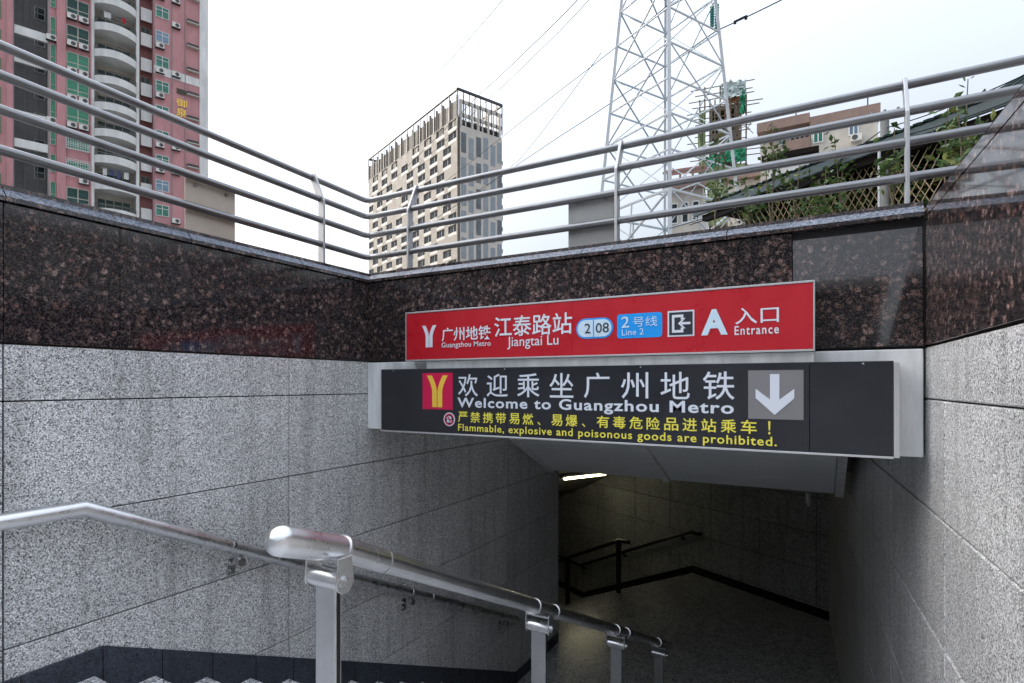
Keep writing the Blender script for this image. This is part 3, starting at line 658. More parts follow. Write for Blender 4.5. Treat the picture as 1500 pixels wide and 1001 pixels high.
mp = thing('metal_plate', 'blank grey metal plate beside the middle post of the front railing', 'plate', (-1.45, 3.78, 2.6), group='blank plates on the railing')
b = MB(); b.box(-1.625, -1.275, 3.775, 3.80, 2.585, 2.96); build('sheet', b, 'plate_grey', mp, .002, seg=1)
b = MB()
for x in (-1.56, -1.34):
    for z in (2.743, 2.93): b = MB(); b.cyl((x, 3.755, z), (x, 3.78, z), .012, 10); build('clamp', b, 'pole', mp)

# things across the plaza, seen only as dark reflections in the polished bands
ow = thing('shop_row', 'dark low shop row across the plaza, mirrored in the polished granite', 'building', (0, -18, G))
b = MB(); b.box(-26, 2.0, -26, -18, G, 7.6); b.box(2.0, 20, -30, -22, G, 6.0); build('wall', b, 'opposite', ow)
b = MB(); b.box(-26.5, 2.3, -26.5, -17.2, 7.6, 7.9); build('roof', b, 'concrete', ow)
ow = thing('terrace_house', 'brown terrace house on the right of the entrance, mirrored in the left band', 'building', (13, 2, G))
b = MB(); b.box(9, 19, -14, 16, G, 5.2); build('wall', b, 'opposite', ow)
b = MB(); b.box(8.7, 19.3, -14.3, 16.3, 5.2, 5.4); build('roof', b, 'concrete', ow)
pr = thing('guard_railing', 'second steel railing across the plaza, mirrored as pale stripes in the left band', 'railing', (5, 2, G))
b = MB(); b.box(4.85, 5.15, -6, 7.1, G, 3.1); build('kerb_wall', b, 'brown', pr)
for z in (3.32, 3.6, 3.88, 4.15):
    b = MB(); b.cyl((5, -6, z), (5, 7.0, z), .04, 12); build('rail', b, 'galv', pr)
for y in (6.95, 4.6, 2.2, -.2):
    b = MB(); b.box(4.98, 5.02, y-.05, y+.05, 3.1, 4.25); build('post', b, 'galv', pr)
# ------------------------------------------------------------------ pink apartment tower
O = cw(-39.2, 71.4, 0); dx = cw(-.751, -.66); ang = math.atan2(dx.y, dx.x)
pk = thing('apartment_tower', 'tall pink tiled apartment tower with bowed white balconies on the left', 'building', (O.x, O.y, G), ang)
FZ = [0.58+3.04*k for k in range(18)]; TOP = FZ[-1]+3.2; V0, V1 = 4, 17
def pb(name, boxes, m, bevel=0, parent=pk):
    b = MB()
    for q in boxes: b.box(*q)
    return build(name, b, m, parent, bevel, world=False)
pb('core_wall', [(0.3, 7.5, -14, -1.4, 0, TOP), (7.5, 15.7, -14, -1.5, 0, TOP), (15.7, 18.9, -14, -4.2, 0, TOP), (18.9, 78, -14, -.9, 0, TOP)], 'cream')  # unseen far end of the wing added to keep sun off the stairwell
pb('corner_pier', [(0, 1.0, -1.4, .12, 0, TOP), (0, .3, -14, -1.4, 0, TOP)], 'white_render')
pb('pink_wall', [(1.0, 6.0, -1.4, 0, 0, TOP), (12.0, 12.15, -1.5, .15, 0, TOP), (12.15, 14.3, -1.5, -.06, 0, TOP), (14.3, 15.1, -1.5, .25, 0, TOP), (15.1, 15.75, -1.5, -.2, 0, TOP), (18.9, 78, -.9, 0, 0, TOP), (18.7, 19.2, -.9, .1, 0, TOP)], 'pink')
pb('recess_wall', [(15.75, 18.7, -4.2, -4.1, 0, TOP), (18.6, 18.7, -4.1, 0, 0, TOP), (15.75, 15.85, -4.1, -.2, 0, TOP)], 'greywall')
pb('drain_pipe', [(2.55, 2.63, .01, .09, 0, TOP), (4.0, 4.08, .01, .09, 0, TOP), (5.9, 5.98, .01, .09, 0, TOP), (16.6, 16.72, -4.09, -3.9, 0, TOP), (17.2, 17.3, -4.09, -3.9, 0, TOP), (17.7, 17.85, -4.09, -3.9, 0, TOP), (7.35, 7.45, -.3, -.2, 0, TOP)], 'pole')
pb('white_band', [(1.0, 6.0, 0.002, .06, 37.1, 38.1), (14.25, 15.12, .252, .3, 42.3, 43.3), (15.1, 15.7, -.19, -.1, 42.3, 43.3)], 'white_render')
for k in (6, 8, 9, 11, 12, 14, 15): pb('recess_beam', [(15.8, 18.65, -.5, -.2, FZ[k]-.2, FZ[k]+.7)], 'white_render')
pb('balcony_column', [(7.45, 7.75, -1.5, .15, 0, TOP), (11.75, 12.0, -1.5, .15, 0, TOP)], 'white_render')
pb('shaft_panel', [(6.05, 7.2, -.6, -.5, z+.2, z+1.75) for z in FZ], 'white_render', .02)
pb('shaft_wall', [(6.0, 7.45, -1.4, -1.2, 0, TOP)], 'pinkdark')
# windows
def window(name, w_, h_, cols, rows, frame_m, pane_m, fr=.06, grille=False):
    b = MB()
    b.box(0, w_, 0, .1, 0, fr); b.box(0, w_, 0, .1, h_-fr, h_); b.box(0, fr, 0, .1, fr, h_-fr); b.box(w_-fr, w_, 0, .1, fr, h_-fr)
    for k in range(1, cols): b.box(w_*k/cols-fr/2, w_*k/cols+fr/2, .01, .09, fr, h_-fr)
    for r_ in rows: b.box(fr, w_-fr, .015, .085, h_*r_-fr/2, h_*r_+fr/2)
    if grille:
        n_ = int(w_/.2)
        for k in range(n_+1): b.box(-.05+(w_+.1)*k/n_-.015, -.05+(w_+.1)*k/n_+.015, .33, .36, -.15, h_+.1)
        for k in range(6): z = -.15+(h_+.25)*k/5; b.box(-.07, w_+.07, .32, .37, z-.015, z+.015)
    o = build(name, b, frame_m, pk, world=False)
    b = MB(); b.box(fr*.5, w_-fr*.5, .03, .06, fr*.5, h_-fr*.5); build('pane', b, pane_m, o, world=False)
    return o
def rep(src, first, x, y, z):
    o = src if first else copy(src, pk)
    o.location = (x, y, z); return o
wA = window('window', 1.4, 1.35, 2, (.66,), 'white_frame', 'green_glass', .05); wA2 = window('window', 1.4, 1.35, 2, (.66,), 'white_frame', 'blue_glass', .05)
wB = window('window', 2.05, 1.7, 2, (.32,), 'cream', 'dark_green', .08); wB2 = window('window', 2.05, 1.7, 2, (.32,), 'cream', 'green_curtain', .08); wB3 = window('window', 2.05, 1.7, 2, (.32,), 'white_frame', 'green_curtain', grille=True)
wC = window('window', .5, 2.0, 1, (.3,), 'cream', 'green_curtain', .06); wD = window('balcony_door', 3.3, 2.2, 4, (.72,), 'cream', 'dark_green', .08)
wE = window('window', .9, 1.4, 1, (.5,), 'white_frame', 'dark_glass', .05); wF = window('window', 1.9, 1.9, 2, (.3,), 'bronze', 'green_glass')
wG = window('window', 1.0, .9, 2, (), 'bronze', 'dark_glass', .05)
used = set()
def put(src, x, y, z):
    rep(src, src.name not in used, x, y, z); used.add(src.name)
# air conditioner
b = MB(); b.box(0, .85, 0, .35, 0, .6); acs = build('air_conditioner', b, 'ac', pk, .02, world=False)
b = MB(); b.tube([(.30, .352, .3), (.30, .36, .3)], .23, 16); build('fan_grille', b, 'fan', acs, world=False)
b = MB(); b.box(-.05, .9, 0, .4, -.08, -.02); build('shelf', b, 'iron', acs, world=False)
# ledge
b = MB(); b.box(0, 1.35, 0, .45, 0, .12); ledge = build('ledge', b, 'cream', pk, .01, world=False)
b = MB(); b.box(.05, 1.3, .02, .40, .12, .42); build('grille', b, 'iron', ledge, world=False)
# bowed balcony
def bow(x): return .35+1.05*math.sin(math.pi*x/4.0)**.75 if 0 < x < 4 else .35
b = MB(); xs = [4.0*k/16 for k in range(17)]
out = [(x, bow(x)) for x in xs]
for k in range(16):
    (xa, ya), (xb, yb) = out[k], out[k+1]
    b.hexa([(xa, ya-.12, -.25), (xb, yb-.12, -.25), (xb, yb, -.25), (xa, ya, -.25), (xa, ya-.12, .55), (xb, yb-.12, .55), (xb, yb, .55), (xa, ya, .55)])
    b.hexa([(xa, -1.5, -.2), (xb, -1.5, -.2), (xb, yb-.12, -.2), (xa, ya-.12, -.2), (xa, -1.5, -.02), (xb, -1.5, -.02), (xb, yb-.12, -.02), (xa, ya-.12, -.02)])
    b.hexa([(xa, ya-.06, -.33), (xb, yb-.06, -.33), (xb, yb+.04, -.33), (xa, ya+.04, -.33), (xa, ya-.06, -.25), (xb, yb-.06, -.25), (xb, yb+.04, -.25), (xa, ya+.04, -.25)])
bal = build('balcony', b, 'white_render', pk, world=False)
b = MB()
for z in (.62, 1.1): b.tube([(x, y-.06, z) for x, y in out], .025, 6)
for k in range(0, 65):
    x = 4.0*k/64; b.bar((x, bow(x)-.06, .55), (x, bow(x)-.06, 1.1), .02)
build('railing', b, 'iron', bal, world=False)
first = True
for k in range(V0, V1):
    z = FZ[k]
    rep(bal, first, 7.75, 0, z); rep(ledge, first, 1.1, 0.0, z+1.6)
    put(wD, 8.1, -1.5, z+.05)
    put(wA2 if k in (13, 7) else wA, 4.35, .0, z+1.0)
    put(wB3 if k in (8, 7) else (wB2 if k in (9, 10, 5, 11) else wB), 12.2, -.05, z+.8)
    put(wC, 15.15, -.2, z+.8); put(wE, 16.0, -4.1, z+.9)
    if k % 2: put(wG, 6.15, -1.2, z+1.85)
    put(wF, 19.6, .0, z+.7)
    if k not in (8,): rep(acs, first, 12.3, .1, z+.02); 
    if k not in (8, 7, 4): rep(acs, False, 13.35, .1, z+.02)
    if k % 3 != 1: rep(acs, False, 3.2, .0, z+.35) if k != 11 else None
    rep(acs, False, 4.9, .0, z+.2) if k % 4 != 2 else None
    rep(acs, False, 15.1, -.2, z+.1) if k % 3 == 0 else None
    first = False
b = MB(); b.box(0, 1.1, 0, .08, 0, .7); vent = build('window', b, 'bronze', pk, world=False); vent.location = (2.45, 0, 35.45)
b = MB()
for k in range(4): b.box(.05, 1.05, .08, .12, .06+.16*k, .16+.16*k)
build('louvre', b, 'iron', vent, world=False)
# gold characters down the wall
b = MB()
for k, ch in enumerate('御泉'):
    vs, fs = text_mesh(ch, .008)
    ax = min(v.x for v in vs); bx = max(v.x for v in vs); ay = min(v.y for v in vs); by_ = max(v.y for v in vs)
    z0 = 33.9-1.3*k; b.add([(3.6-(v.x-ax)/(bx-ax)*1.2, .14, z0+(v.y-ay)/(by_-ay)*1.12) for v in vs], fs)
build('lettering', b, 'gold', pk, world=False)
# bare windows of the unseen wing, lengthened to block the sun, too many to tell apart
b = MB()
for k in range(0, 17):
    for x in range(24, 77, 3): b.box(x, x+1.8, .002, .08, FZ[k]+.8, FZ[k]+2.5)
tag(build('blocker_wing_windows', b, 'green_glass', pk, world=False), kind='stuff')
# laundry hung on three balconies
def laundry(x, z, items, label):
    t = thing('laundry_line', label, 'laundry', ROOT[pk.name] @ Vector((x, .35, z)), ang, group='laundry on the pink tower balconies')
    b = MB(); b.cyl((-1.4, 0, 0), (1.4, 0, 0), .02, 6); build('pole', b, 'galv_dark', t, world=False)
    for xx, w_, h_, m_ in items:
        b = MB(); n_ = 5
        vs = [];
        for j in range(n_):
            for i in range(4): vs.append((xx+w_*i/3*(1-.1*(j % 2)), .04*math.sin(i*2.1+j), -h_*j/(n_-1)))
        for a_ in (0,): b.add(vs+[(p[0], p[1]-.03, p[2]) for p in vs], [(j*4+i, j*4+i+1, j*4+i+5, j*4+i+4) for j in range(n_-1) for i in range(3)]+[(20+j*4+i+4, 20+j*4+i+5, 20+j*4+i+1, 20+j*4+i) for j in range(n_-1) for i in range(3)])
        build('garment', b, m_, t, world=False)
laundry(9.7, FZ[13]+2.2, [(-.9, .35, .6, 'laundry_red'), (.5, .7, .75, 'laundry_white')], 'red and white laundry on the topmost balcony of the pink tower')
laundry(9.7, FZ[7]+2.3, [(-1.2, .5, .8, 'laundry_white'), (-.4, .4, .9, 'laundry_blue'), (.2, .5, .7, 'laundry_blue'), (.9, .4, .8, 'laundry_white')], 'white and dark laundry filling a pink tower balcony above the blue windows')
laundry(9.7, FZ[5]+2.3, [(-.6, .45, .7, 'laundry_red'), (.6, .45, .8, 'laundry_blue')], 'red and blue laundry on the lowest visible balcony of the pink tower')

# ------------------------------------------------------------------ beige tower
O = cw(-12.6, 128, 0); dx = cw(-.61, .792); ang2 = math.atan2(dx.y, dx.x)
tw = thing('office_tower', 'beige slab tower with staggered windows and open steel crown', 'building', (O.x, O.y, G), ang2)
L_, D_ = 50.7, 12.8; H0 = 61.2; HT = 67.5
def tb(name, mb, m, parent=tw, bevel=0): return build(name, mb, m, parent, bevel, world=False)
b = MB(); b.box(.5, L_-.3, -D_+.5, -.7, 0, H0-.2); tb('core', b, 'tower_glass')
NB = 16; BW = L_/NB; FH = 2.72; nf = 22
b = MB(); spots = []; bands = MB(); WW = 3.7
for k in range(nf):
    z0 = H0-FH*(k+1); z1 = z0+FH; gi = k//2
    if z0 < .5: break
    x = 0
    b.box(0, L_, -.7, 0, z0+2.45, z1)
    for i in range(NB):
        if (i+gi) % 2: continue
        a0 = max(.4, i*BW-.35+random.uniform(-.15, .15)); a1 = min(L_-.4, a0+WW)
        if random.random() < .06: continue
        b.box(x, a0, -.7, 0, z0, z0+2.45); x = a1
        bands.box(a0, a1, -.5, .02, z0, z0+.7)
        if z0 > 18: spots.append((a0, z0+.7, a1-a0))
    b.box(x, L_, -.7, 0, z0, z0+2.45)
b.box(-.0, .4, -.7, .05, 0, H0)
tb('beige_wall', b, 'beige'); tag(tb('spandrel', bands, 'spandrel'), kind='stuff')
wm = MB()
for a, c in ((0, .06), (1.75, 1.85), (WW-.06, WW)): wm.box(a, c, -.06, 0, 0, 1.75)
wm.box(0, WW, -.06, 0, 0, .06); wm.box(0, WW, -.06, 0, 1.69, 1.75)
spots.sort(key=lambda q: -q[1] + q[0]*.25)
win = tb('window', wm, 'grey_frame'); pn = MB(); pn.box(.03, WW-.03, -.05, -.02, .03, 1.72); tb('pane', pn, 'tower_window', win)
for n_, (x, z, w_) in enumerate(spots[:99]):
    o = win if n_ == 0 else copy(win, tw); o.location = (x, -.22, z); o.scale.x = w_/WW
wm = MB()
for x, z, w_ in spots[99:]:
    wm.box(x+1.75, x+1.85, -.28, -.22, z, z+1.75); wm.box(x, x+w_, -.28, -.22, z+1.69, z+1.75); wm.box(x, x+w_, -.27, -.24, z, z+1.69, 0, 1)
if len(spots) > 99: tag(tb('far_windows', wm, ['grey_frame', 'tower_window']), kind='stuff')
# shaded end
b = MB(); b.box(-.0, .5, -D_, -.7, 0, H0-4); 
gl = MB(); dk = MB()
cols_ = [1.0, 3.1, 5.2, 7.3, 9.4, 11.4]
for k in range(10):
    z = H0-8-6.2*k
    if z < 1: break
    for j, c in enumerate(cols_):
        zz = z - (1.2 if j in (1, 4) else 0)
        dkq = j == 2 or (j == 0 and k == 0) or (j == 5 and k % 2)
        q = MB(); q.box(-.06, 0.0, -c-1.35, -c, zz, zz+(4.6 if dkq else 5.0)); tb('tall_window', q, 'tower_dim' if dkq else 'tower_blue')
tb('end_wall', b, 'tower_shade')
# crown
b = MB(); b.box(0, .5, -D_, -.7, H0-4, H0-1.8); 
for c in (0.75, 3.9, 5.6, 8.5, 11.9): b.box(0, .5, -c-.55, -c, H0-1.8, H0+4.2)
for z in (H0+.4, H0+3.5): b.box(0.05, .45, -D_, -.7, z, z+.75)
for c in (2.2, 7.0, 10.2): b.box(.1, .4, -c-.3, -c, H0-1.8, H0+3.5)
tb('crown_grid', b, 'tower_shade')
b = MB()
for i in range(NB):
    x0 = i*BW; h = [4.2, 4.0][i % 2]
    n_ = 5
    for j in range(n_): b.box(x0+.6+j*.42, x0+.6+j*.42+.28, -.5, -.2, H0-2.6, H0+h-.15*(j % 2))
    b.box(x0+.5, x0+.62, -.6, 0, H0-.2, H0+5.2); b.box(x0+2.75, x0+2.85, -.6, 0, H0-.2, H0+4.2)
tb('crown_slats', b, 'beige')
b = MB()
for p, q in (((0, 0), (L_, 0)), ((0, 0), (0, -D_)), ((0, -D_), (L_, -D_)), ((L_, 0), (L_, -D_))):
    b.bar((*p, HT), (*q, HT), .5)
    n_ = 14 if abs(p[0]-q[0]) > 1 else 8
    for j in range(n_+1):
        x = p[0]+(q[0]-p[0])*j/n_; y = p[1]+(q[1]-p[1])*j/n_; b.bar((x, y, H0-.2 if n_ == 14 else H0-1), (x, y, HT), .22)
tb('crown_frame', b, 'iron')
b = MB()
for k in range(4, 19): b.box(.8, 2.2, -D_-.9, -D_+.4, H0-5-FH*k+8, H0-5-FH*k+9.0)
tb('balcony', b, 'spandrel')

# ------------------------------------------------------------------ transmission pylon
PT = 36.0; pc = at(977, HOR, PT); 
py = thing('transmission_pylon', 'white steel lattice power pylon rising behind the front railing', 'pylon', (pc.x, pc.y, G), YAW-math.atan2(227, 811))
def hd(z): return (10.85-.206*z)/2               # half diagonal, z above the street
rot = R(2)
def leg(i, z): a = rot+i*math.pi/2; h = hd(z); return Vector((h*math.cos(a), h*math.sin(a), z))   # 0 right, 1 far, 2 left, 3 near
LV = [0, 6.0, 10.4, 12.8, 15.0, 17.2, 19.4, 21.6, 23.8, 26.0, 28.2, 30.4, 32.6, 34.8, 37]
for i in range(4):
    b = MB(); b.bar(leg(i, 0), leg(i, 37), .22 if i == 3 else .17)
    for z in LV[1:]: p = leg(i, z); b.box(p.x-.2, p.x+.2, p.y-.2, p.y+.2, z-.18, z+.18) if 0 else None
    build('leg', b, 'galv', py, world=False)
for i in range(4):
    j = (i+1) % 4; b = MB(); dk = 'galv' if i in (2, 3) else 'galv_dark'
    for k in range(len(LV)-1):
        z0, z1 = LV[k], LV[k+1]; s_ = .13 if k < 2 else .095
        if k >= 1:
            if k == 1 or k % 2 == 0:
                zt_ = LV[k+1] if k == 1 else LV[min(k+2, len(LV)-1)]
                b.bar(leg(i, z0), leg(j, zt_), s_, s_*.6); b.bar(leg(j, z0)+Vector((.05, .05, 0)), leg(i, zt_)+Vector((.05, .05, 0)), s_*.7, s_*.5)
        else:
            mid = (leg(i, z1)+leg(j, z1))/2; b.bar(leg(i, z0), mid, s_); b.bar(leg(j, z0), mid, s_)
            b.bar((leg(i, z0)+mid)/2, leg(i, z1), s_*.7); b.bar((leg(j, z0)+mid)/2, leg(j, z1), s_*.7)
        b.bar(leg(i, z1), leg(j, z1), s_*.9)
        if k == 1: m_ = (leg(i, z1)+leg(j, z1))/2; c_ = (leg(i, z0)+leg(j, z0))/2; b.bar(c_, m_, .09)
    build('bracing', b, dk, py, world=False)
b = MB(); z = 25.4
for zz in (25.5, 27.3):
    b.bar(leg(0, zz), Vector((hd(25)+1.6, .3, 25.5)), .14); b.bar(leg(3, zz), Vector((hd(25)+1.6, .3, 25.5)), .14); b.bar(leg(1, zz), Vector((hd(25)+1.6, .3, 25.5)), .12)
    b.bar(leg(2, zz), Vector((-hd(25)-4, .3, 26.4)), .14); b.bar(leg(3, zz), Vector((-hd(25)-4, .3, 26.4)), .14)
b.bar(leg(3, 25.5), leg(1, 25.5), .12); b.bar(leg(0, 25.5), leg(2, 25.5), .12)
build('cross_arm', b, 'galv_dark', py, world=False)
def insul(u, v0, v1, t, label, group='insulator strings'):
    a = at(u, v0, t); c = at(u, v1, t); o = thing('insulator_string', label, 'insulator', a, 0, group)
    b = MB(); n_ = 9
    for k in range(n_):
        p = a.lerp(c, (k+.5)/n_); b.tube([p+Vector((0, 0, .09)), p, p-Vector((0, 0, .05))], .1, 12, radii=[.03, .16, .13])
    build('glass_discs', b, 'glass_disc', o); b = MB(); b.cyl(a+Vector((0, 0, .4)), c-Vector((0, 0, .15)), .025, 8); build('rod', b, 'cable', o)
insul(1050, 6, 42, 35.6, 'thick teal glass insulator string hanging at the pylon right side')
insul(1043, 9, 40, 37.0, 'thin teal glass insulator string just behind the thicker one on the pylon')

def line(pts, r, label, group='overhead power lines', name='power_line', sag=0.0, m='cable', cat='cable'):
    P = [at(*p) for p in pts]; b = MB(); path = []
    for i in range(len(P)-1):
        n_ = 14
        for k in range(n_+(i == len(P)-2)):
            f = k/n_; p = P[i].lerp(P[i+1], f); p = p-Vector((0, 0, sag*4*f*(1-f))); path.append(p)
    b.tube(path, r, 6); return tag(build(name, b, m, origin=P[0]), label, cat, group)
line([(1230, -45, 30), (1050, 45, 36), (820, 200, 62), (600, 345, 110)], .034, 'dark power line crossing from the top right past the pylon insulators', sag=.1)
line([(1000, -10, 36), (820, 133, 55), (650, 268, 100)], .03, 'thin power line leaving the pylon left leg towards the beige tower', sag=.1)
line([(880, 78, 37), (760, 235, 70), (640, 330, 120)], .024, 'faint lower power line descending left from the middle of the pylon', sag=.2)
line([(860, -15, 45), (781, 65, 60), (703, 138, 85), (560, 280, 140)], .04, 'power line passing just above the beige tower crown', sag=.1)
line([(872, -10, 47), (795, 70, 62), (700, 160, 85), (600, 255, 130)], .034, 'power line just right of the one above the beige tower crown', sag=.1)
line([(745, -10, 60), (640, 110, 85), (560, 210, 120)], .04, 'thin power line in the white sky left of the beige tower', sag=.1)
line([(700, -10, 60), (620, 95, 90), (550, 190, 130)], .024, 'faintest leftmost power line in the white sky', sag=.1)
for k, (u, v, t) in enumerate(((1085, 26, 34), (1092, 23, 34))):
    p = at(u, v, t); b = MB(); b.bar(p-Vector((.35, 0, .12)), p+Vector((.35, 0, .02)), .06); b.box(p.x-.4, p.x-.25, p.y-.06, p.y+.06, p.z-.28, p.z-.1); b.box(p.x+.22, p.x+.38, p.y-.06, p.y+.06, p.z-.2, p.z-.0)
    if k == 0: tag(build('line_damper', b, 'cable', origin=p), 'small dark damper clipped to the power line right of the pylon', 'damper')

# ------------------------------------------------------------------ buildings behind the right railing
def frame_from(uA, tA, uB, tB):
    a = at(uA, HOR, tA); c = at(uB, HOR, tB); d = c-a; return a, math.atan2(d.y, d.x), d.length
HA, HB = 57.5, 52.4
a, an, ln = frame_from(1112, HA, 1286, HB)
hs = thing('apartment_house', 'beige house with red-brown parapet and brown balcony behind the green shed', 'building', (a.x, a.y, G), an)
def hx_(u):                                      # along the front at photo column u
    d = RT*((u-750)/FPX)+FW; e = Vector((math.cos(an), math.sin(an), 0)); A = Vector((a.x, a.y, 0))
    det = d.x*(-e.y)+e.x*d.y; t = (A.x*(-e.y)+e.x*A.y)/det; return (d*t-A).dot(e), t
def hzv(u, v): return EYE+(HOR-v)/FPX*hx_(u)[1]-G
def hb(name, boxes, m, parent=hs, bevel=0):
    b = MB(); [b.box(*q) for q in boxes]; return build(name, b, m, parent, bevel, world=False)
T1 = hzv(1287, 152); T2 = hzv(1150, 174); xm_ = hx_(1188)[0]
hb('wall', [(xm_, ln, 0, 12, 0, T1-.9), (0, xm_, 1.2, 12, 0, T2-.9), (-3.5, 0, 3, 12, 0, T2-4.5)], 'cream')
hb('parapet', [(xm_-.1, ln+.2, -.2, 12, T1-.9, T1)], 'parapet'); hb('parapet', [(-.2, xm_-.1, -.25, 12, T2-.95, T2)], 'parapet')
hb('roof_slab', [(-3.8, -.1, 2.4, 12, T2-4.5, T2-4.1)], 'parapet')
def hwin(u0, u1, v0, v1, cols, pm, y=0.0):
    x = hx_(u0)[0]; w_ = hx_(u1)[0]-x; z = hzv(u0, v1); h_ = hzv(u0, v0)-z
    b = MB(); b.box(x, x+w_, y-.08, y, z, z+.09); b.box(x, x+w_, y-.08, y, z+h_-.09, z+h_)
    for k in range(cols+1): c = x+(w_-.09)*k/cols; b.box(c, c+.09, y-.08, y, z+.09, z+h_-.09)
    b.box(x+.09, x+w_-.09, y-.075, y, z+h_*.66, z+h_*.66+.06)
    o = build('window', b, 'white_frame', hs, world=False); b = MB(); b.box(x+.04, x+w_-.04, y-.03, y-.005, z+.04, z+h_-.04); build('pane', b, pm, o, world=False)
hwin(1243, 1258, 178, 200, 2, 'blue_glass'); hwin(1191, 1206, 188, 211, 2, 'green_glass'); hwin(1138, 1152, 195, 208, 2, 'blue_glass', 1.2); hwin(1156, 1186, 190, 206, 4, 'dark_glass', 1.2)
hb('balcony_front', [(hx_(1150)[0], xm_-.1, -.3, -.1, hzv(1170, 226), hzv(1170, 205)), (hx_(1150)[0], xm_-.1, -.1, 1.2, hzv(1170, 226), hzv(1170, 226)+.3)], 'parapet')
hb('awning', [(hx_(1118)[0], hx_(1200)[0], -1.6, -.9, hzv(1160, 236), hzv(1160, 229))], 'shed'); hb('lower_wall', [(hx_(1125)[0], hx_(1195)[0], -1.0, -.4, 0, hzv(1160, 238))], 'white_render')
x = hx_(1246)[0]; z = hzv(1246, 210)
o = hb('air_conditioner', [(x, x+.9, -.5, -.02, z, z+.65)], 'ac'); b = MB(); b.tube([(x+.33, -.51, z+.32), (x+.33, -.502, z+.32)], .25, 14); build('fan_grille', b, 'fan', o, world=False)
hb('antenna', [(xm_*.7, xm_*.7+.1, 1, 1.1, T2, T2+1.6), (xm_*.7-.5, xm_*.7+.5, 1, 1.08, T2+1.2, T2+1.28)], 'cable'); hb('antenna', [(ln*.92, ln*.92+.1, .6, .7, T1, T1+1.9)], 'cable')

a, an, ln = frame_from(1024, 81, 1092, 79)
sc = thing('scaffolded_building', 'unfinished concrete block wrapped in bamboo scaffold and green netting', 'building', (a.x, a.y, G), an)
def sb(name, mb, m): return build(name, mb, m, sc, world=False)
def sz(v): return EYE+(HOR-v)/FPX*80-G
def sx(u): return (u-1024)/68*ln
b = MB(); z0, z1 = sz(345), sz(152)
b.box(sx(1040), sx(1078), 4, 9, 0, z1-1)
for v in (152, 172, 192, 215, 240, 265, 290): b.box(sx(1040), sx(1086), .6, 5, sz(v+7), sz(v))
for u in (1040, 1052, 1064, 1076): b.box(sx(u), sx(u+4), .5, 5, 0, z1)
b.box(sx(1064), sx(1078), .55, 4.5, sz(225), sz(190)); b.box(sx(1042), sx(1064), .55, 4.5, sz(235), sz(205))
sb('concrete_frame', b, 'greywall')
b = MB(); top_ = sz(128)
for k in range(10): x = ln*k/9; b.cyl((x, -.1, 0), (x+.1, -.1, top_+random.uniform(-2.5, 1)), .10, 6)
for k in range(26): z = sz(345)+k*(top_-sz(345))/25; b.cyl((-.5+random.uniform(-1.2, 0), -.2, z), (ln+random.uniform(0, 2.4), -.2, z+random.uniform(-.1, .3)), .07, 6)
for k in range(60):
    x = sx(random.uniform(1066, 1094)); z = sz(random.uniform(145, 235)); d = random.uniform(-1.6, 1.6); b.cyl((x, -.25+random.uniform(-.2, .6), z), (x+d*.6, -.25, z+random.uniform(-2, 2)), .05, 5)
sb('bamboo_scaffold', b, 'bamboo_dark')
def cloth(x0, x1, z0, z1, y, n=10):
    b = MB(); vs = []
    for j in range(n+1):
        for i in range(n+1): vs.append((x0+(x1-x0)*i/n+random.uniform(-.1, .1), y+random.uniform(-.25, .25), z0+(z1-z0)*j/n+random.uniform(-.2, .2)))
    W = n+1; k = len(vs); vs += [(p[0], p[1]+.03, p[2]) for p in vs]
    b.add(vs, [(j*W+i, j*W+i+1, j*W+W+i+1, j*W+W+i) for j in range(n) for i in range(n)]+[(k+j*W+W+i, k+j*W+W+i+1, k+j*W+i+1, k+j*W+i) for j in range(n) for i in range(n)]); return b
sb('green_netting', cloth(sx(1062), sx(1092), sz(242), sz(212), -.4), 'netting'); sb('green_netting', cloth(sx(1030), sx(1060), sz(252), sz(228), -.4), 'netting')
sb('green_netting', cloth(sx(1084), sx(1092), sz(172), sz(135), -.4), 'netting'); sb('olive_netting', cloth(sx(1023), sx(1034), sz(345), sz(160), -.4), 'netting_olive'); sb('olive_netting', cloth(sx(1036), sx(1092), sz(330), sz(245), -.35), 'netting_olive')
sb('pale_netting', cloth(sx(1056), sx(1092), sz(146), sz(124), -.4), 'netting_pale')
for k in range(10):
    b = MB(); x = sx(1062+random.uniform(0, 16)); z = sz(150)+random.uniform(-.6, 1.2); b.box(x, x+random.uniform(.5, 1.5), .0, .5, z, z+.25); sb('formwork', b, 'rust')

a, an, ln = frame_from(978, 42.5, 1030, 41.5)
kk = thing('small_building', 'small building with pink sheet roof seen under the pylon', 'building', (a.x, a.y, G), an)
b = MB(); b.box(0, ln, 0, 5, 0, 14); build('wall', b, 'cream', kk, world=False)
b = MB(); b.hexa([(-.2, -.4, 15.3), (ln+.2, -.4, 15.3), (ln+.2, 4, 16.6), (-.2, 4, 16.6), (-.2, -.4, 15.45), (ln+.2, -.4, 15.45), (ln+.2, 4, 16.75), (-.2, 4, 16.75)]); build('roof', b, 'pinkroof', kk, world=False)
b = MB(); b.box(-.3, ln+.3, -.6, 0, 13.9, 14.2); b.box(-.3, ln+.3, -.6, -.5, 15.15, 15.28); [b.box(x, x+.15, -.55, -.4, 14.2, 15.15) for x in (0, ln*.35, ln*.7, ln-.1)]; build('veranda', b, 'parapet', kk, world=False)
for x in (ln*.1, ln*.4, ln*.7):
    b = MB(); b.box(x, x+ln*.2, -.06, 0, 11.4, 13.0); o = build('window', b, 'white_frame', kk, world=False); b = MB(); b.box(x+.08, x+ln*.2-.08, -.08, -.061, 11.5, 12.9); build('pane', b, 'dark_glass', o, world=False)

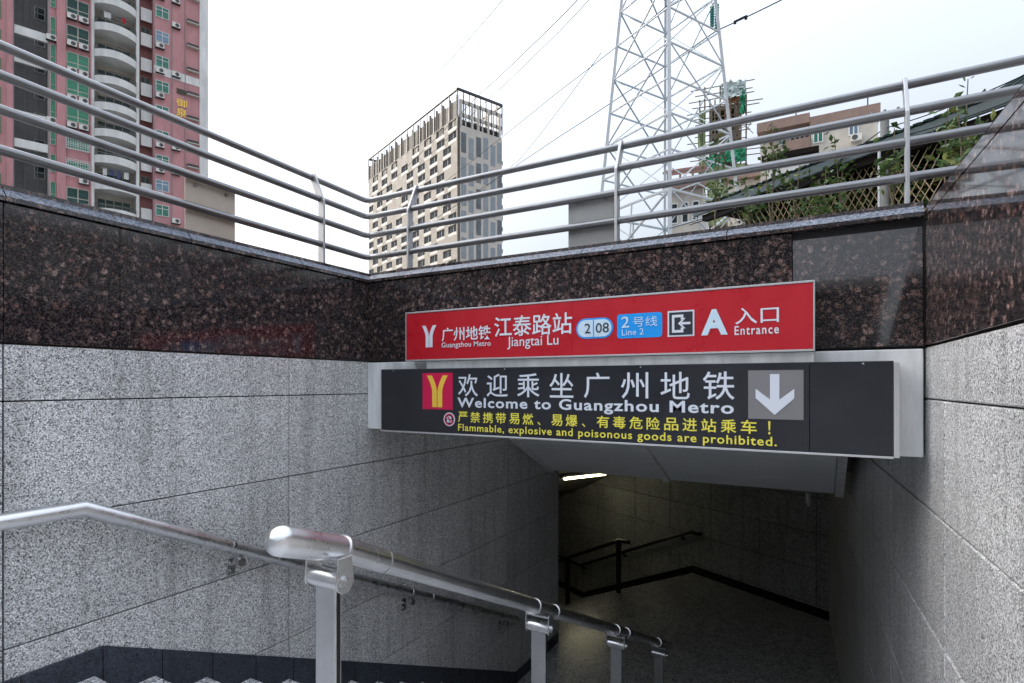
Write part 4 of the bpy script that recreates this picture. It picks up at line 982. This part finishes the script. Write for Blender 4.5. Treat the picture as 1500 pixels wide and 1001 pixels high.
# ------------------------------------------------------------------ shed with sloping eave, lattice and plants
a, an, ln = frame_from(1030, 12.35, 1560, 7.02)
ez = 5.47-G
sh = thing('shed', 'long dark green roofed shed running along behind the bamboo lattice', 'shed', (a.x, a.y, G), an)
def xs_(u):                                      # distance along the shed front at photo column u
    d = RT*((u-750)/FPX)+FW; e = Vector((math.cos(an), math.sin(an), 0)); A = Vector((a.x, a.y, 0))
    det = d.x*(-e.y)+e.x*d.y; t = (A.x*(-e.y)+e.x*A.y)/det; return (d*t-A).dot(e), t
b = MB(); b.box(.3, ln, 1.0, 1.1, 0, ez); build('back_wall', b, 'shed', sh, world=False)
b = MB(); x_hip = xs_(1290)[0]
n_ = int(ln/.07)
for k in range(n_):
    x0 = ln*k/n_; x1 = ln*(k+1)/n_; h = .016 if k % 2 else 0
    r0, r1 = [.30+1.05*max(0, min(1, (x-x_hip)/(ln*.42)))**1.0 for x in (x0, x1)]
    b.hexa([(x0, -.12, ez+.06+h), (x1, -.12, ez+.06+h), (x1, 1.6, ez+.06+h+r1), (x0, 1.6, ez+.06+h+r0), (x0, -.12, ez+.09+h), (x1, -.12, ez+.09+h), (x1, 1.6, ez+.09+h+r1), (x0, 1.6, ez+.09+h+r0)])
build('roof', b, 'teal_roof', sh, world=False)
b = MB(); b.box(-.2, ln, -.1, -.04, ez-.10, ez+.055); build('fascia', b, 'fascia', sh, .008, world=False)
b = MB(); b.box(-.0, ln, -.03, .12, ez-.24, ez-.11); b.box(.2, ln, .13, 1.0, ez-.12, ez-.06); build('beam', b, 'shed', sh, world=False)
lt = thing('lattice_fence', 'tan bamboo lattice fence with leaves behind it under the green roof', 'fence', (a.x, a.y, G), an)
b = MB(); zt = ez-.20; x = .3; sp = .125; run = zt/1.75
def clipbar(xa, xb, y):
    b.prism([(xa-.0075, y, 0.02), (xa+.0075, y, 0.02), (xb+.0075, y, zt), (xb-.0075, y, zt)], (0, .006, 0))
while x < ln-.3:
    if x+run < ln: clipbar(x, x+run, .10)
    if x-run > 0: clipbar(x, x-run, .11)
    x += sp
build('lattice_slats', b, 'bamboo', lt, world=False)
b = MB(); b.box(.2, ln-.2, .117, .15, zt-.02, zt+.03); b.box(.2, ln-.2, .117, .15, .3, .35); build('lattice_rail', b, 'bamboo', lt, world=False)

def leaves(b, c, n, spread, size, rng, droop=.3):
    for _ in range(n):
        p = Vector(c)+Vector((rng.gauss(0, spread[0]), rng.gauss(0, spread[1]), rng.gauss(0, spread[2])))
        d = Vector((rng.uniform(-1, 1), rng.uniform(-1, 1), rng.uniform(-.9, .5))).normalized(); s_ = size*rng.uniform(.6, 1.3)
        x = d.cross(Vector((rng.uniform(-1, 1), rng.uniform(-1, 1), 1))).normalized()*s_*.28; nrm = x.cross(d).normalized()*s_*.06
        b.add([p, p+d*s_*.45+x+nrm, p+d*s_, p+d*s_*.45-x+nrm, p+d*s_*.45-nrm], [(0, 1, 4), (1, 2, 4), (2, 3, 4), (3, 0, 4)], 0, False, rng.choice((0, 0, 1, 2)))
LM = ['leaf', 'leaf_dark', 'leaf_dry']
rng = random.Random(3)
b = MB(); dv = Vector((math.cos(an), math.sin(an), 0)); nv = Vector((-dv.y, dv.x, 0)); A = Vector((a.x, a.y, G))
for _ in range(1700):
    x = rng.uniform(.6, ln-.3); h = rng.random()**1.1*(ez-.55); 
    if math.sin(x*2.3)+math.sin(x*5.1+1)+rng.uniform(-1.3, 1.3) < -.35: continue
    leaves(b, A+dv*x+nv*rng.uniform(.25, .9)+Vector((0, 0, h+.3)), 7, (.09, .06, .09), .105, rng)
tag(build('ivy', b, LM, origin=A), 'mass of green ivy filling the space behind the bamboo lattice', 'ivy')
def sapling(u, v_top, t, h, nl, label, lean=.15, seed=0, size=.13, group='saplings by the lattice'):
    rg = random.Random(seed); top = at(u, v_top, t); base = top-Vector((0, 0, h)); base += RT*rg.uniform(-lean, lean)
    o = thing('sapling', label, 'plant', base, 0, group); b = MB(); f = MB()
    stems = [(base, top)]
    for k in range(2): stems.append((base.lerp(top, rg.uniform(.2, .5)), top+RT*rg.uniform(-.35, .35)-Vector((0, 0, rg.uniform(.1, .45)*h))))
    for s0, s1 in stems:
        mid = s0.lerp(s1, .5)+RT*rg.uniform(-.06, .06); b.tube([s0, mid, s1], .012, 6, radii=[.014, .010, .005])
        for k in range(nl):
            fr = .45+.55*k/nl; p = s0.lerp(mid, fr*2) if fr < .5 else mid.lerp(s1, fr*2-1)
            leaves(f, p, 5, (.09, .08, .07), size, rg)
        leaves(f, s1, 4, (.05, .05, .04), size, rg)
    build('stem', b, 'bark', o); build('foliage', f, LM, o)
sap = [(1048, 205, 11.2, 2.2, 6, 'leafy sapling in front of the pylon right leg'), (1130, 180, 10.6, 2.2, 7, 'tall leafy sapling before the left end of the beige house'),
       (1172, 235, 10.2, 1.6, 6, 'bare-stemmed sapling beside the dark eave under the beige house'), (1210, 250, 9.8, 1.3, 6, 'short sapling against the lattice below the beige house'),
       (1222, 200, 10.2, 1.9, 5, 'sapling before the right window of the beige house'), (1310, 188, 8.6, 1.6, 7, 'sapling beside the utility pole'),
       (1388, 160, 7.9, 1.5, 9, 'bushy sapling over the green roof left of the mirror wall'), (1418, 116, 7.2, 2.1, 5, 'lone tall sprig standing clear in the sky at the right'),
       (1440, 178, 7.4, 1.2, 10, 'bushy sapling lowest beside the mirror wall edge'), (1090, 260, 11.3, 1.2, 6, 'small sapling at the left end of the lattice')]
for k, (u, v, t, h, nl, lb) in enumerate(sap): sapling(u, v, t-.8, h, nl, lb, seed=k+11)

def xt(u, back=0.0): x, t = xs_(u); return t+back
# utility pole and slim post
up = at(1296, HOR, 9.0); b = MB(); b.cyl((up.x, up.y, G), (up.x, up.y, EYE+(563-166)/811*9.0), .062, 14)
o = tag(build('utility_pole', b, 'pole', origin=(up.x, up.y, G)), 'stout grey concrete utility pole in front of the lattice', 'pole')
b = MB(); z = EYE+(563-172)/811*9.0; b.bar((up.x-.22, up.y, z), (up.x+.22, up.y, z), .05); [b.cyl((up.x+d, up.y, z), (up.x+d, up.y, z+.12), .022, 8) for d in (-.18, 0, .18)]; build('cross_bar', b, 'pole', o)
sp_ = at(1288, HOR, 8.8); b = MB(); b.cyl((sp_.x, sp_.y, G), (sp_.x, sp_.y, EYE+(563-215)/811*8.8), .022, 10); b.cyl((sp_.x, sp_.y, EYE+(563-217)/811*8.8), (sp_.x, sp_.y, EYE+(563-212)/811*8.8), .03, 10)
tag(build('slim_post', b, 'galv', origin=(sp_.x, sp_.y, G)), 'slim white metal post just left of the utility pole', 'post')
for (p, q, lb) in (((1060, 345, 11), (1296, 188, 9), 'uppermost low cable climbing to the utility pole top'), ((1050, 318, 11.2), (1296, 205, 9), 'second low cable climbing to the utility pole'),
                   ((1010, 330, 11.6), (1296, 216, 9), 'third low cable climbing to the utility pole'), ((980, 335, 12), (1296, 226, 9), 'lowest cable climbing to the utility pole'),
                   ((1296, 188, 9), (1530, 96, 6.6), 'cable leaving the utility pole top to the right'), ((1296, 205, 9), (1530, 128, 6.6), 'cable leaving the utility pole to the right below the top one'),
                   ((1296, 216, 9), (1530, 165, 6.6), 'lower cable leaving the utility pole across the green roof')):
    line([p, q], .008, lb, 'low cables by the lattice', 'cable', sag=.06)
